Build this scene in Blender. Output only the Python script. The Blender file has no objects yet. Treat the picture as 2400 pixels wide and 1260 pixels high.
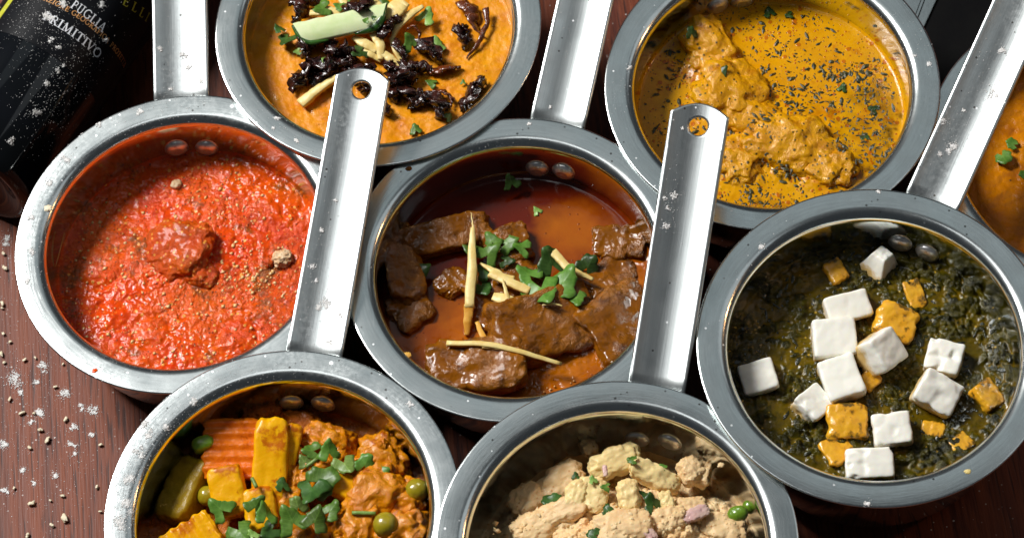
import bpy, bmesh, math, random
import numpy as np
from mathutils import Vector, Matrix, Euler

# ------------------------------------------------------------------ camera, world, lights, exposure
sc = bpy.context.scene
COL = sc.collection
FPX, CAM_H, PITCH, ROLL = 6500.0, 1.20834, math.radians(61.8669), math.radians(-7.1717)
_f = np.array([0, math.cos(PITCH), -math.sin(PITCH)]); _r = np.array([1.0, 0, 0]); _u = np.cross(_r, _f)
_c, _s = math.cos(ROLL), math.sin(ROLL)
RT, UP = _c * _r + _s * _u, -_s * _r + _c * _u
CAM = np.array([0, 0, CAM_H])
cd = bpy.data.cameras.new('camera'); co = bpy.data.objects.new('camera', cd); COL.objects.link(co)
co.matrix_world = Matrix(((RT[0], UP[0], -_f[0], 0), (RT[1], UP[1], -_f[1], 0), (RT[2], UP[2], -_f[2], CAM_H), (0, 0, 0, 1)))
cd.sensor_width = 36; cd.lens = FPX / 2400 * 36; cd.clip_end = 100; cd.clip_start = 0.05
cd.dof.use_dof = True; cd.dof.focus_distance = 1.375; cd.dof.aperture_fstop = 16
sc.camera = co

world = bpy.data.worlds.new('World'); sc.world = world; world.use_nodes = True
world.node_tree.nodes['Background'].inputs[0].default_value = (0.80, 0.90, 1.0, 1)
world.node_tree.nodes['Background'].inputs[1].default_value = 0.04

def area(name, loc, target, sx, sy, power, col):
    l = bpy.data.lights.new(name, 'AREA'); l.shape = 'RECTANGLE'; l.size = sx; l.size_y = sy
    l.energy = power; l.color = col
    o = bpy.data.objects.new(name, l); COL.objects.link(o); o.location = loc
    o.rotation_euler = (Vector(target) - Vector(loc)).to_track_quat('-Z', 'Y').to_euler()
    return o
area('window_key', (-1.36, 1.74, 1.92), (0, 0.62, 0), 0.72, 0.76, 98, (1.0, 0.985, 0.96))
area('overhead_window', (-0.40, 0.88, 1.40), (-0.32, 0.84, 0), 0.30, 0.80, 1.1, (0.97, 0.99, 1.0))
area('rim_fill_panel', (0.10, 1.62, 1.65), (0.05, 0.65, 0), 1.30, 0.75, 0.85, (0.84, 0.97, 1.0))  # unseen dim panel, added so the flat steel rims reflect grey
area('handle_fill_panel', (1.05, 0.95, 1.35), (0, 0.65, 0), 0.95, 0.95, 1.3, (0.90, 0.97, 1.0))  # unseen fill panel, added at the right to lighten the handles' darker left halves
area('warm_lamp', (1.25, 0.75, 0.62), (0, 0.65, 0), 0.10, 0.10, 1.2, (1.0, 0.55, 0.25))

sc.view_settings.view_transform = 'Standard'; sc.view_settings.look = 'None'
sc.view_settings.exposure = 0.0; sc.view_settings.gamma = 1.0; sc.view_settings.use_curve_mapping = False
sc.cycles.max_bounces = 8; sc.cycles.glossy_bounces = 5; sc.cycles.diffuse_bounces = 4
sc.cycles.use_denoising = True; sc.cycles.caustics_reflective = False; sc.cycles.caustics_refractive = False
sc.cycles.sample_clamp_indirect = 4

# ------------------------------------------------------------------ helpers: rays, noise, meshes, tags
def W(px, py, z):
    """point of the plane at height z seen at photo pixel (px, py)"""
    d = RT * (px - 1200) / FPX - UP * (py - 630) / FPX + _f
    return CAM + d * (z - CAM_H) / d[2]

_rng = np.random.RandomState(7)
_perm = np.concatenate([_rng.permutation(256)] * 3)
_g3 = _rng.randn(256, 3); _g3 /= np.linalg.norm(_g3, axis=1)[:, None]
def noise3(P):
    P = np.asarray(P, float); i = np.floor(P).astype(int); f = P - i; i &= 255
    u = f * f * f * (f * (f * 6 - 15) + 10); out = 0
    for dx in (0, 1):
        for dy in (0, 1):
            for dz in (0, 1):
                h = _perm[_perm[_perm[i[:, 0] + dx] + i[:, 1] + dy] + i[:, 2] + dz]
                g = _g3[h]; d = f - (dx, dy, dz)
                w = (u[:, 0] if dx else 1 - u[:, 0]) * (u[:, 1] if dy else 1 - u[:, 1]) * (u[:, 2] if dz else 1 - u[:, 2])
                out = out + w * (g * d).sum(1)
    return out
def fbm(P, octs=4, gain=0.5):
    P = np.asarray(P, float); a, s, o = 1.0, 0, 0
    for k in range(octs):
        o = o + a * noise3(P * 2 ** k + 17.3 * k); a *= gain
    return o
def n2(x, y, scale, seed=0, octs=4, gain=0.5):
    """fbm over the plane; x, y and scale in mm"""
    return fbm(np.c_[x / scale, y / scale, np.full(len(x), seed * 3.7 + 0.5)], octs, gain)
def worley(x, y, cell, seed=0):
    X, Y = x / cell, y / cell; ix, iy = np.floor(X).astype(int), np.floor(Y).astype(int)
    f1 = np.full(len(x), 9.0); cid = np.zeros(len(x), int)
    for dx in (-1, 0, 1):
        for dy in (-1, 0, 1):
            h = _perm[_perm[(ix + dx) & 255] + ((iy + dy) & 255)] + seed * 31
            jx, jy = (_perm[h & 255] / 256.0), (_perm[(h + 91) & 255] / 256.0)
            d = np.hypot(ix + dx + jx - X, iy + dy + jy - Y)
            m = d < f1; f1 = np.where(m, d, f1); cid = np.where(m, h & 255, cid)
    return f1, cid / 256.0

def mesh(name, v, f, smooth=True):
    m = bpy.data.meshes.new(name); m.from_pydata([tuple(map(float, p)) for p in v], [], [tuple(map(int, q)) for q in f])
    m.polygons.foreach_set('use_smooth', [smooth] * len(m.polygons)); m.update()
    return m
def put(name, m, mat, parent=None, loc=(0, 0, 0), rot=(0, 0, 0)):
    o = bpy.data.objects.new(name, m); COL.objects.link(o)
    if mat is not None and not m.materials: m.materials.append(mat)
    o.location = tuple(float(c) for c in loc); o.rotation_euler = tuple(math.radians(a) for a in rot)
    if parent is not None: o.parent = parent
    return o
def tag(o, label, cat, group=None, kind=None):
    o['label'] = label; o['category'] = cat
    if group: o['group'] = group
    if kind: o['kind'] = kind
    return o
def empty(name, loc, rotz=0):
    o = bpy.data.objects.new(name, None); COL.objects.link(o); o.location = tuple(float(c) for c in loc)
    o.rotation_euler = (0, 0, rotz); o.empty_display_size = 0.02
    return o
def sharp(m, deg=35):
    bm = bmesh.new(); bm.from_mesh(m)
    bmesh.ops.recalc_face_normals(bm, faces=bm.faces)
    for e in bm.edges:
        if len(e.link_faces) == 2 and e.calc_face_angle(0) > math.radians(deg): e.smooth = False
    bm.to_mesh(m); bm.free(); return m
def lathe(name, prof, seg=144):
    v, f = [], []; n = len(prof)
    for k in range(seg):
        a = 2 * math.pi * k / seg
        for r, z in prof: v.append((max(r, 1e-6) * math.cos(a), max(r, 1e-6) * math.sin(a), z))
    for k in range(seg):
        for j in range(n - 1):
            f.append((k * n + j, ((k + 1) % seg) * n + j, ((k + 1) % seg) * n + j + 1, k * n + j + 1))
    m = mesh(name, v, f)
    bm = bmesh.new(); bm.from_mesh(m); bmesh.ops.remove_doubles(bm, verts=bm.verts, dist=2e-6); bm.to_mesh(m); bm.free()
    return m

# ------------------------------------------------------------------ materials
class NT:
    def __init__(self, name):
        self.m = bpy.data.materials.new(name); self.m.use_nodes = True
        self.t = self.m.node_tree; self.b = self.t.nodes['Principled BSDF']
        self.co = self.t.nodes.new('ShaderNodeTexCoord').outputs['Object']
    def n(self, kind, out=0, **kw):
        o = self.t.nodes.new('ShaderNode' + kind)
        for k, v in kw.items():
            if k in o.inputs: self.set(o.inputs[k], v)
            else: setattr(o, k, v)
        return o.outputs[out]
    def set(self, i, v):
        if isinstance(v, bpy.types.NodeSocket): self.t.links.new(v, i)
        else:
            if isinstance(v, tuple) and len(v) == 3 and i.type == 'RGBA': v = v + (1,)
            i.default_value = v
    def math(self, op, a, b=0.0, c=False):
        o = self.t.nodes.new('ShaderNodeMath'); o.operation = op; o.use_clamp = c
        self.set(o.inputs[0], a); self.set(o.inputs[1], b); return o.outputs[0]
    def mix(self, f, a, b):
        o = self.t.nodes.new('ShaderNodeMix'); o.data_type = 'RGBA'
        self.set(o.inputs[0], f); self.set(o.inputs[6], a); self.set(o.inputs[7], b); return o.outputs[2]
    def noise(self, scale, detail=4.0, rough=0.55, vec=None, dist=0.0):
        return self.n('TexNoise', Vector=vec or self.co, Scale=float(scale), Detail=detail, Roughness=rough, Distortion=dist)
    def step(self, v, lo, hi):
        o = self.t.nodes.new('ShaderNodeMapRange'); o.clamp = True
        self.set(o.inputs[0], v); o.inputs[1].default_value = lo; o.inputs[2].default_value = hi
        return o.outputs[0]
    def vmap(self, scale, rot=(0, 0, 0), vec=None):
        return self.n('Mapping', Vector=vec or self.co, Scale=scale, Rotation=rot)
    def specks(self, scale, size, share, soft=0.06):
        """round spots: a share of the cells of a Voronoi pattern"""
        o = self.t.nodes.new('ShaderNodeTexVoronoi'); self.set(o.inputs['Vector'], self.co); o.inputs['Scale'].default_value = scale
        d = self.step(o.outputs['Distance'], size + soft, size)
        sel = self.n('SeparateColor', Color=o.outputs['Color'])
        return self.math('MULTIPLY', d, self.math('LESS_THAN', sel, share))
    def bump(self, h, strength=0.4, dist=0.001, normal=None):
        kw = dict(Height=h, Strength=strength, Distance=dist)
        if normal is not None: kw['Normal'] = normal
        return self.n('Bump', **kw)
    def fin(self, **kw):
        for k, v in kw.items():
            self.set(self.b.inputs[k.replace('_', ' ')], v)
        return self.m

def steel(name, dust, circ=True, tint=(0.80, 0.845, 0.84), seed=0.0):
    t = NT(name)
    sep = t.t.nodes.new('ShaderNodeSeparateXYZ'); t.set(sep.inputs[0], t.co)
    if circ:
        rad = t.math('SQRT', t.math('ADD', t.math('MULTIPLY', sep.outputs[0], sep.outputs[0]), t.math('MULTIPLY', sep.outputs[1], sep.outputs[1])))
        ang = t.math('ARCTAN2', sep.outputs[1], sep.outputs[0])
        v = t.n('CombineXYZ', X=t.math('MULTIPLY', rad, 900.0), Y=t.math('MULTIPLY', ang, 5.0), Z=t.math('MULTIPLY', sep.outputs[2], 900.0))
        fine = t.noise(1.0, 3.0, 0.6, vec=v)
    else:
        fine = t.noise(1.0, 3.0, 0.6, vec=t.vmap((1500.0, 22.0, 60.0)))
    blot = t.noise(55, 5.0, 0.6); cloud = t.noise(16, 3.0)
    col = t.mix(t.step(blot, 0.35, 0.75), tint, tuple(c * 0.78 for c in tint))
    scr = t.noise(1.0, 2.0, 0.5, vec=t.vmap((900.0, 26.0, 26.0), (0, 0, 0.7 + seed)))
    scr2 = t.noise(1.0, 2.0, 0.5, vec=t.vmap((30.0, 800.0, 26.0), (0, 0, 0.35 + seed)))
    s = t.math('MAXIMUM', t.step(scr, 0.70, 0.75), t.step(scr2, 0.71, 0.76))
    dk = t.specks(330, 0.16, 0.05)
    col = t.mix(t.math('MULTIPLY', t.step(fine, 0.40, 0.68), 0.30), col, tuple(c * 0.62 for c in tint))
    col = t.mix(t.math('MULTIPLY', dk, 0.8), col, (0.06, 0.045, 0.035))
    col = t.mix(t.math('MULTIPLY', s, 0.35), col, (0.9, 0.92, 0.93))
    # flour film: only on faces that look up, thicker in clouds
    nz = t.n('SeparateXYZ', 2, Vector=t.n('NewGeometry', 1))
    film = t.math('MULTIPLY', t.step(cloud, 0.50 - 0.1 * dust, 0.78 - 0.1 * dust), t.step(t.noise(420, 5.0, 0.75), 0.44, 0.66))
    pts = t.math('MAXIMUM', t.specks(420, 0.20, 0.10 * dust + 0.02), t.specks(170, 0.13, 0.08 * dust))
    pts = t.math('MULTIPLY', pts, t.step(t.noise(30, 3.0), 0.42, 0.62))
    d = t.math('MULTIPLY', t.math('MAXIMUM', t.math('MULTIPLY', film, 0.75 * dust), pts), t.step(nz, 0.55, 0.9), True)
    rough = t.math('ADD', t.math('MULTIPLY', blot, 0.18), 0.125 if circ else 0.22)
    if circ: rough = t.math('MULTIPLY', rough, t.math('ADD', 0.40, t.math('MULTIPLY', t.step(sep.outputs[2], -0.004, -0.0004), 0.60)))
    rough = t.math('ADD', rough, t.math('MULTIPLY', d, 0.5))
    nb = t.bump(fine, 0.10, 0.0004)
    return t.fin(Base_Color=t.mix(d, col, (0.86, 0.88, 0.9)), Metallic=t.math('SUBTRACT', 1.0, d), Roughness=rough, Normal=nb)

def gravy(name, cols, scales=(22, 60), grains=(), rough=0.25, bump=0.35, bscale=420, bdist=0.0012, coat=0.25, sss=0.10, patch=None, wet=None, att=None):
    t = NT(name)
    c = t.mix(t.step(t.noise(scales[0], 4.0), 0.34, 0.66), cols[0], cols[1])
    c = t.mix(t.step(t.noise(scales[1], 5.0, 0.6), 0.50, 0.72), c, cols[2])
    if patch: c = t.mix(t.step(t.noise(patch[0], 6.0, 0.7), patch[1], patch[1] + 0.08), c, patch[2])
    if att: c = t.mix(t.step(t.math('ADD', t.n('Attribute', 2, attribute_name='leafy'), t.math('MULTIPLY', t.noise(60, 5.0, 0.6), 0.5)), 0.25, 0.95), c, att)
    gm = None
    for sca, size, share, colr, amt in grains:
        k = t.specks(sca, size, share, 0.08)
        c = t.mix(t.math('MULTIPLY', k, amt), c, colr)
        gm = k if gm is None else t.math('ADD', gm, k)
    bs = bump if wet is None else t.math('MULTIPLY', t.step(t.noise(wet[0], 3.0), wet[1], wet[1] + 0.16), bump)
    nb = t.bump(t.noise(bscale, 5.0, 0.65), bs, bdist)
    nb = t.bump(t.noise(bscale * 0.3, 3.0, 0.5), bump * 0.8, bdist * 2, nb)
    if gm is not None: nb = t.bump(gm, 0.35, 0.0006, nb)
    r = t.math('ADD', t.math('MULTIPLY', t.noise(150, 3.0), 0.16), rough - 0.11)
    return t.fin(Base_Color=c, Roughness=r, Normal=nb, Coat_Weight=coat * 0.25, Coat_Roughness=0.05, Specular_IOR_Level=(0.36 if rough < 0.20 else 0.22),
                 Subsurface_Weight=sss, Subsurface_Radius=(0.004, 0.002, 0.001), Subsurface_Scale=0.6)

def simple(name, c1, c2, scale=200, rough=0.4, bump=0.3, bscale=500, bdist=0.0006, coat=0.0, sss=0.0, metal=0.0, stain=None):
    t = NT(name)
    c = t.mix(t.step(t.noise(scale, 4.0), 0.36, 0.64), c1, c2)
    if stain: c = t.mix(t.math('MULTIPLY', t.step(t.noise(stain[0], 4.0, 0.6), stain[1], stain[1] + 0.1), stain[3]), c, stain[2])
    return t.fin(Base_Color=c, Roughness=rough, Metallic=metal, Coat_Weight=coat, Coat_Roughness=0.1, Subsurface_Weight=sss,
                 Subsurface_Radius=(0.003, 0.002, 0.001), Subsurface_Scale=0.7, Normal=t.bump(t.noise(bscale, 4.0, 0.6), bump, bdist))

def leafmat(name, c1, c2, rough=0.38):
    t = NT(name)
    sx = t.t.nodes.new('ShaderNodeSeparateXYZ'); t.set(sx.inputs[0], t.co)
    ax = t.math('ABSOLUTE', sx.outputs[0])
    w = t.math('MAXIMUM', t.step(ax, 0.0004, 0.0001), t.step(t.math('ABSOLUTE', t.math('SUBTRACT', t.math('FRACT', t.math('MULTIPLY', t.math('SUBTRACT', sx.outputs[1], t.math('MULTIPLY', ax, 0.8)), 420.0)), 0.5)), 0.10, 0.02))
    c = t.mix(t.step(t.noise(140, 4.0), 0.35, 0.65), c1, c2)
    rnd = t.n('ObjectInfo', 5)
    c = t.n('HueSaturation', Hue=t.math('ADD', 0.485, t.math('MULTIPLY', rnd, 0.025)), Value=t.math('ADD', 0.50, t.math('MULTIPLY', rnd, 0.65)), Color=c)
    c = t.mix(t.math('MULTIPLY', w, 0.22), c, tuple(min(1, x * 1.6) for x in c2))
    return t.fin(Base_Color=c, Roughness=rough, Specular_IOR_Level=0.35, Normal=t.bump(t.noise(500, 3.0), 0.25, 0.0005), Subsurface_Weight=0.12,
                 Subsurface_Radius=(0.001, 0.002, 0.0005), Subsurface_Scale=0.5)

def woodmat():
    t = NT('reddish_table_wood')
    ROT = (0, 0, math.radians(9))
    wv = t.vmap((1.0, 0.06, 1.0), ROT)
    band = t.noise(38, 4.0, 0.55, vec=wv, dist=0.6)
    grain = t.noise(240, 5.0, 0.7, vec=wv)
    pores = t.noise(700, 2.0, 0.5, vec=t.vmap((1.0, 0.045, 1.0), ROT))
    c = t.mix(t.step(band, 0.35, 0.66), (0.042, 0.009, 0.007), (0.185, 0.042, 0.015))
    c = t.mix(t.step(grain, 0.42, 0.7), c, (0.22, 0.056, 0.021))
    c = t.mix(t.math('MULTIPLY', t.step(pores, 0.56, 0.66), 0.75), c, (0.022, 0.007, 0.006))
    dust = t.math('MULTIPLY', t.specks(520, 0.2, 0.12), t.step(t.noise(14, 3.0), 0.46, 0.6))
    c = t.mix(t.math('MULTIPLY', dust, 0.8), c, (0.75, 0.72, 0.68))
    return t.fin(Base_Color=c, Specular_IOR_Level=0.25, Roughness=t.math('ADD', 0.36, t.math('MULTIPLY', grain, 0.25)),
                 Normal=t.bump(t.math('SUBTRACT', grain, pores), 0.25, 0.0006))

M = {}
M['steel'] = steel('brushed_steel', 0.10)
M['steel_dusty'] = steel('floury_brushed_steel', 0.34, seed=0.4)
M['strap'] = steel('handle_steel', 0.06, circ=False)
M['strap_dusty'] = steel('floury_handle_steel', 0.22, circ=False, seed=0.3)
M['rivet'] = simple('rivet_aluminium', (0.90, 0.88, 0.86), (0.80, 0.78, 0.76), 260, 0.30, 0.15, 700, 0.0004, metal=0.75, stain=(330, 0.62, (0.22, 0.10, 0.04), 0.8))
M['wood'] = woodmat()
M['glass'] = simple('black_bottle_glass', (0.004, 0.005, 0.006), (0.005, 0.006, 0.008), 40, 0.05, 0.02, 60, 0.0005)
M['label'] = simple('dark_label_paper', (0.004, 0.0045, 0.006), (0.006, 0.007, 0.009), 90, 0.42, 0.1, 900, 0.0003)
M['label'].node_tree.nodes['Principled BSDF'].inputs['Specular IOR Level'].default_value = 0.12
M['ink_white'] = simple('silver_white_ink', (0.78, 0.80, 0.84), (0.70, 0.72, 0.76), 300, 0.4, 0.0)
M['ink_gold'] = simple('gold_ink', (0.72, 0.36, 0.12), (0.62, 0.30, 0.10), 300, 0.4, 0.0)
M['ink_yellow'] = simple('yellow_ink', (0.50, 0.50, 0.04), (0.42, 0.42, 0.03), 300, 0.4, 0.0)
M['slate'] = simple('black_slate', (0.0015, 0.0015, 0.002), (0.003, 0.003, 0.003), 60, 0.75, 0.3, 200, 0.0005)
M['slate'].node_tree.nodes['Principled BSDF'].inputs['Specular IOR Level'].default_value = 0.1
M['flour'] = simple('white_flour', (0.86, 0.85, 0.84), (0.78, 0.77, 0.75), 800, 0.9, 0.2, 1500)
M['crumb'] = simple('cream_crumb', (0.80, 0.72, 0.54), (0.70, 0.58, 0.38), 600, 0.6, 0.3, 1200)

M['red_gravy'] = gravy('red_gravy', ((0.66, 0.040, 0.002), (0.76, 0.105, 0.002), (0.58, 0.026, 0.004)), (20, 75),
                       ((520, 0.34, 0.42, (0.80, 0.17, 0.015), 0.6), (330, 0.24, 0.14, (0.86, 0.40, 0.08), 0.8), (640, 0.30, 0.10, (0.16, 0.03, 0.01), 0.8)),
                       0.20, 0.95, 380, 0.0020, 0.5, 0.08, patch=(38, 0.54, (0.27, 0.062, 0.006)), wet=(30, 0.43))
M['red_meat'] = gravy('red_coated_meat', ((0.54, 0.050, 0.002), (0.66, 0.100, 0.002), (0.30, 0.038, 0.002)), (60, 110),
                      ((480, 0.30, 0.25, (0.78, 0.36, 0.06), 0.8),), 0.20, 0.9, 380, 0.0018, 0.5, 0.06)
M['grain'] = simple('pale_ground_nut', (0.88, 0.62, 0.30), (0.76, 0.38, 0.10), 500, 0.35, 0.3, 900, coat=0.3, sss=0.1)
M['nut'] = simple('ground_nut_clump', (0.80, 0.60, 0.38), (0.58, 0.30, 0.12), 420, 0.6, 0.6, 700, 0.001)
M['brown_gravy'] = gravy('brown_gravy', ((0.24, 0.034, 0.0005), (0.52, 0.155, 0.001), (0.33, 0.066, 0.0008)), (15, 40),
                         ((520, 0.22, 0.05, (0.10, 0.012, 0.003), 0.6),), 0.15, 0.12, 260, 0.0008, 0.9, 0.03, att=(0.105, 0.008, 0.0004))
M['meat'] = gravy('braised_meat', ((0.195, 0.058, 0.002), (0.31, 0.105, 0.004), (0.095, 0.026, 0.002)), (50, 130), (), 0.17, 0.8, 260, 0.0026, 0.6, 0.02, wet=(60, 0.40))
def saagmat():
    t = NT('dark_spinach')
    lf = t.n('Attribute', 2, attribute_name='leafy')
    oil = t.mix(t.step(t.noise(45, 4.0), 0.35, 0.65), (0.052, 0.036, 0.001), (0.20, 0.118, 0.001))
    grn = t.mix(t.step(t.noise(160, 4.0), 0.35, 0.65), (0.015, 0.0145, 0.001), (0.078, 0.062, 0.0015))
    c = t.mix(t.step(t.math('ADD', lf, t.math('MULTIPLY', t.noise(300, 4.0), 0.6)), 0.16, 0.55), oil, grn)
    k = t.specks(420, 0.22, 0.07)
    c = t.mix(t.math('MULTIPLY', k, 0.8), c, (0.45, 0.28, 0.03))
    nb = t.bump(t.noise(420, 5.0, 0.65), t.math('ADD', 0.15, t.math('MULTIPLY', lf, 0.8)), 0.0016)
    return t.fin(Base_Color=c, Roughness=t.math('ADD', 0.08, t.math('MULTIPLY', t.noise(150, 3.0), 0.16)), Specular_IOR_Level=0.28, Normal=nb)
M['saag'] = saagmat()
M['spinach_bit'] = simple('spinach_bit', (0.008, 0.009, 0.002), (0.030, 0.029, 0.003), 300, 0.14, 0.6, 600, 0.0010, coat=0.3)
def paneermat():
    t = NT('white_paneer')
    c = t.mix(t.noise(90, 4.0), (0.90, 0.885, 0.81), (0.87, 0.85, 0.75))
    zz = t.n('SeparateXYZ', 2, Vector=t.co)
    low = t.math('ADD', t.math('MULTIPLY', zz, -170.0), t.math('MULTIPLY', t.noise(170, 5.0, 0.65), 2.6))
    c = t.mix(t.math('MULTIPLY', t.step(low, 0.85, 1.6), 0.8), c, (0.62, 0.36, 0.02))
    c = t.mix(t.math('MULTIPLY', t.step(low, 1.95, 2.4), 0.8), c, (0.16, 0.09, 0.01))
    return t.fin(Base_Color=c, Roughness=0.34, Specular_IOR_Level=0.4, Subsurface_Weight=0.30, Subsurface_Radius=(0.003, 0.002, 0.001), Subsurface_Scale=0.6,
                 Normal=t.bump(t.math('MULTIPLY', t.noise(300, 5.0, 0.7), t.step(t.noise(80, 2.0), 0.42, 0.62)), 0.18, 0.0010))
M['paneer'] = paneermat()
M['paneer_yellow'] = simple('stained_paneer', (0.80, 0.42, 0.02), (0.68, 0.30, 0.012), 130, 0.30, 0.4, 350, 0.0010, coat=0.3, sss=0.15, stain=(150, 0.54, (0.05, 0.035, 0.004), 0.9))
M['methi_gravy'] = gravy('methi_gravy', ((0.64, 0.275, 0.001), (0.72, 0.35, 0.002), (0.56, 0.20, 0.001)), (18, 60),
                         ((520, 0.26, 0.30, (0.42, 0.085, 0.006), 0.85), (240, 0.26, 0.26, (0.46, 0.095, 0.002), 0.8), (760, 0.25, 0.12, (0.05, 0.03, 0.008), 0.9)),
                         0.22, 0.25, 300, 0.0010, 0.5, 0.06, patch=(46, 0.60, (0.50, 0.15, 0.001)))
M['chicken'] = gravy('coated_chicken', ((0.62, 0.265, 0.001), (0.70, 0.335, 0.003), (0.46, 0.155, 0.001)), (60, 130),
                     ((480, 0.24, 0.22, (0.03, 0.025, 0.006), 0.9), (300, 0.20, 0.12, (0.03, 0.025, 0.006), 0.9)), 0.18, 0.6, 300, 0.0020, 0.5, 0.05, patch=(60, 0.60, (0.25, 0.075, 0.001)))
M['flake'] = simple('dried_fenugreek', (0.020, 0.022, 0.006), (0.075, 0.068, 0.020), 700, 0.4, 0.5, 900)
M['dal'] = gravy('orange_dal', ((0.68, 0.225, 0.001), (0.76, 0.30, 0.002), (0.60, 0.165, 0.002)), (26, 80),
                 ((420, 0.28, 0.16, (0.78, 0.36, 0.03), 0.55), (380, 0.16, 0.03, (0.30, 0.08, 0.01), 0.7)), 0.42, 0.40, 330, 0.0012, 0.18, 0.12)
M['dal_dark'] = gravy('amber_dal', ((0.50, 0.155, 0.001), (0.62, 0.215, 0.001), (0.38, 0.10, 0.001)), (26, 60),
                      ((380, 0.16, 0.02, (0.08, 0.03, 0.01), 0.9),), 0.32, 0.45, 300, 0.0014, 0.2, 0.10)
M['onion'] = simple('fried_onion', (0.012, 0.004, 0.004), (0.060, 0.014, 0.008), 190, 0.22, 0.6, 420, 0.0010, coat=0.5)
M['onion_light'] = simple('amber_fried_onion', (0.16, 0.035, 0.006), (0.08, 0.016, 0.006), 190, 0.24, 0.5, 420, 0.0010, coat=0.4)
M['ginger'] = simple('raw_ginger', (0.80, 0.64, 0.26), (0.72, 0.52, 0.17), 150, 0.42, 0.35, 420, 0.0006, sss=0.2)
M['ginger_wet'] = simple('sauce_soaked_ginger', (0.74, 0.42, 0.08), (0.62, 0.28, 0.03), 120, 0.3, 0.35, 420, 0.0006, coat=0.3, sss=0.2)
M['cucumber'] = simple('cucumber_flesh', (0.58, 0.70, 0.34), (0.70, 0.77, 0.46), 110, 0.3, 0.2, 300, 0.0005, coat=0.2, sss=0.2)
M['cuke_skin'] = simple('cucumber_skin', (0.012, 0.050, 0.008), (0.035, 0.115, 0.014), 150, 0.25, 0.3, 300, 0.0006, coat=0.3)
M['leaf'] = leafmat('coriander_green', (0.060, 0.150, 0.014), (0.130, 0.250, 0.040))
M['leaf_pale'] = leafmat('pale_coriander_green', (0.15, 0.28, 0.045), (0.26, 0.40, 0.10))
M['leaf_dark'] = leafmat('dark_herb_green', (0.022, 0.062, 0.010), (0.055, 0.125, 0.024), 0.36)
M['veg_gravy'] = gravy('vegetable_gravy', ((0.38, 0.088, 0.001), (0.52, 0.145, 0.001), (0.20, 0.040, 0.001)), (40, 90), ((420, 0.25, 0.15, (0.62, 0.22, 0.02), 0.7),), 0.18, 0.9, 300, 0.0022, 0.5, 0.05)
M['carrot'] = gravy('gravy_coated_carrot', ((0.60, 0.125, 0.004), (0.68, 0.175, 0.006), (0.48, 0.085, 0.003)), (60, 140), (), 0.20, 0.5, 380, 0.0012, 0.5, 0.10, patch=(80, 0.58, (0.34, 0.06, 0.001)))
M['potato'] = gravy('turmeric_potato', ((0.78, 0.36, 0.001), (0.82, 0.43, 0.003), (0.70, 0.25, 0.001)), (50, 110), (), 0.32, 0.30, 330, 0.0008, 0.35, 0.15, patch=(80, 0.55, (0.50, 0.13, 0.002)))
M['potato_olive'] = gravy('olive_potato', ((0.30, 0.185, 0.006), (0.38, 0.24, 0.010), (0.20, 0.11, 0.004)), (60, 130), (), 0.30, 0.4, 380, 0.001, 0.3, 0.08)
M['cauli'] = gravy('gravy_cauliflower', ((0.56, 0.165, 0.001), (0.70, 0.26, 0.002), (0.40, 0.085, 0.001)), (70, 150), ((520, 0.3, 0.3, (0.72, 0.30, 0.01), 0.6),), 0.17, 0.6, 300, 0.0020, 0.6, 0.07, patch=(70, 0.58, (0.36, 0.07, 0.001)))
M['pea'] = simple('green_pea', (0.26, 0.21, 0.006), (0.36, 0.27, 0.01), 120, 0.25, 0.12, 300, 0.0005, coat=0.4, sss=0.15)
M['pea_green'] = simple('bright_pea', (0.11, 0.22, 0.010), (0.17, 0.30, 0.02), 120, 0.3, 0.15, 300, 0.0005, coat=0.3, sss=0.15)
M['mash'] = gravy('crushed_potato', ((0.76, 0.51, 0.25), (0.82, 0.63, 0.37), (0.72, 0.43, 0.19)), (45, 110), ((560, 0.24, 0.10, (0.56, 0.24, 0.06), 0.7), (520, 0.14, 0.03, (0.10, 0.06, 0.02), 0.8)),
                  0.46, 0.35, 620, 0.0008, 0.08, 0.25, patch=(60, 0.62, (0.78, 0.62, 0.34)))
M['potato_bit'] = gravy('boiled_potato', ((0.80, 0.61, 0.27), (0.82, 0.66, 0.34), (0.76, 0.52, 0.22)), (60, 120), (), 0.40, 0.25, 360, 0.0008, 0.1, 0.30)
M['onion_pink'] = simple('pink_onion', (0.60, 0.36, 0.34), (0.66, 0.46, 0.38), 200, 0.35, 0.2, 400, sss=0.15)

# ------------------------------------------------------------------ table
ZT = -0.066
tb = bmesh.new()
bmesh.ops.create_grid(tb, x_segments=2, y_segments=2, size=0.9)
tm = bpy.data.meshes.new('table'); 
r = bmesh.ops.extrude_face_region(tb, geom=tb.faces[:])
bmesh.ops.translate(tb, verts=[v for v in r['geom'] if isinstance(v, bmesh.types.BMVert)], vec=(0, 0, -0.03))
bmesh.ops.recalc_face_normals(tb, faces=tb.faces); tb.to_mesh(tm); tb.free()
table = put('table', tm, M['wood'], loc=(0, 0.65, ZT)); table['kind'] = 'structure'

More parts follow.
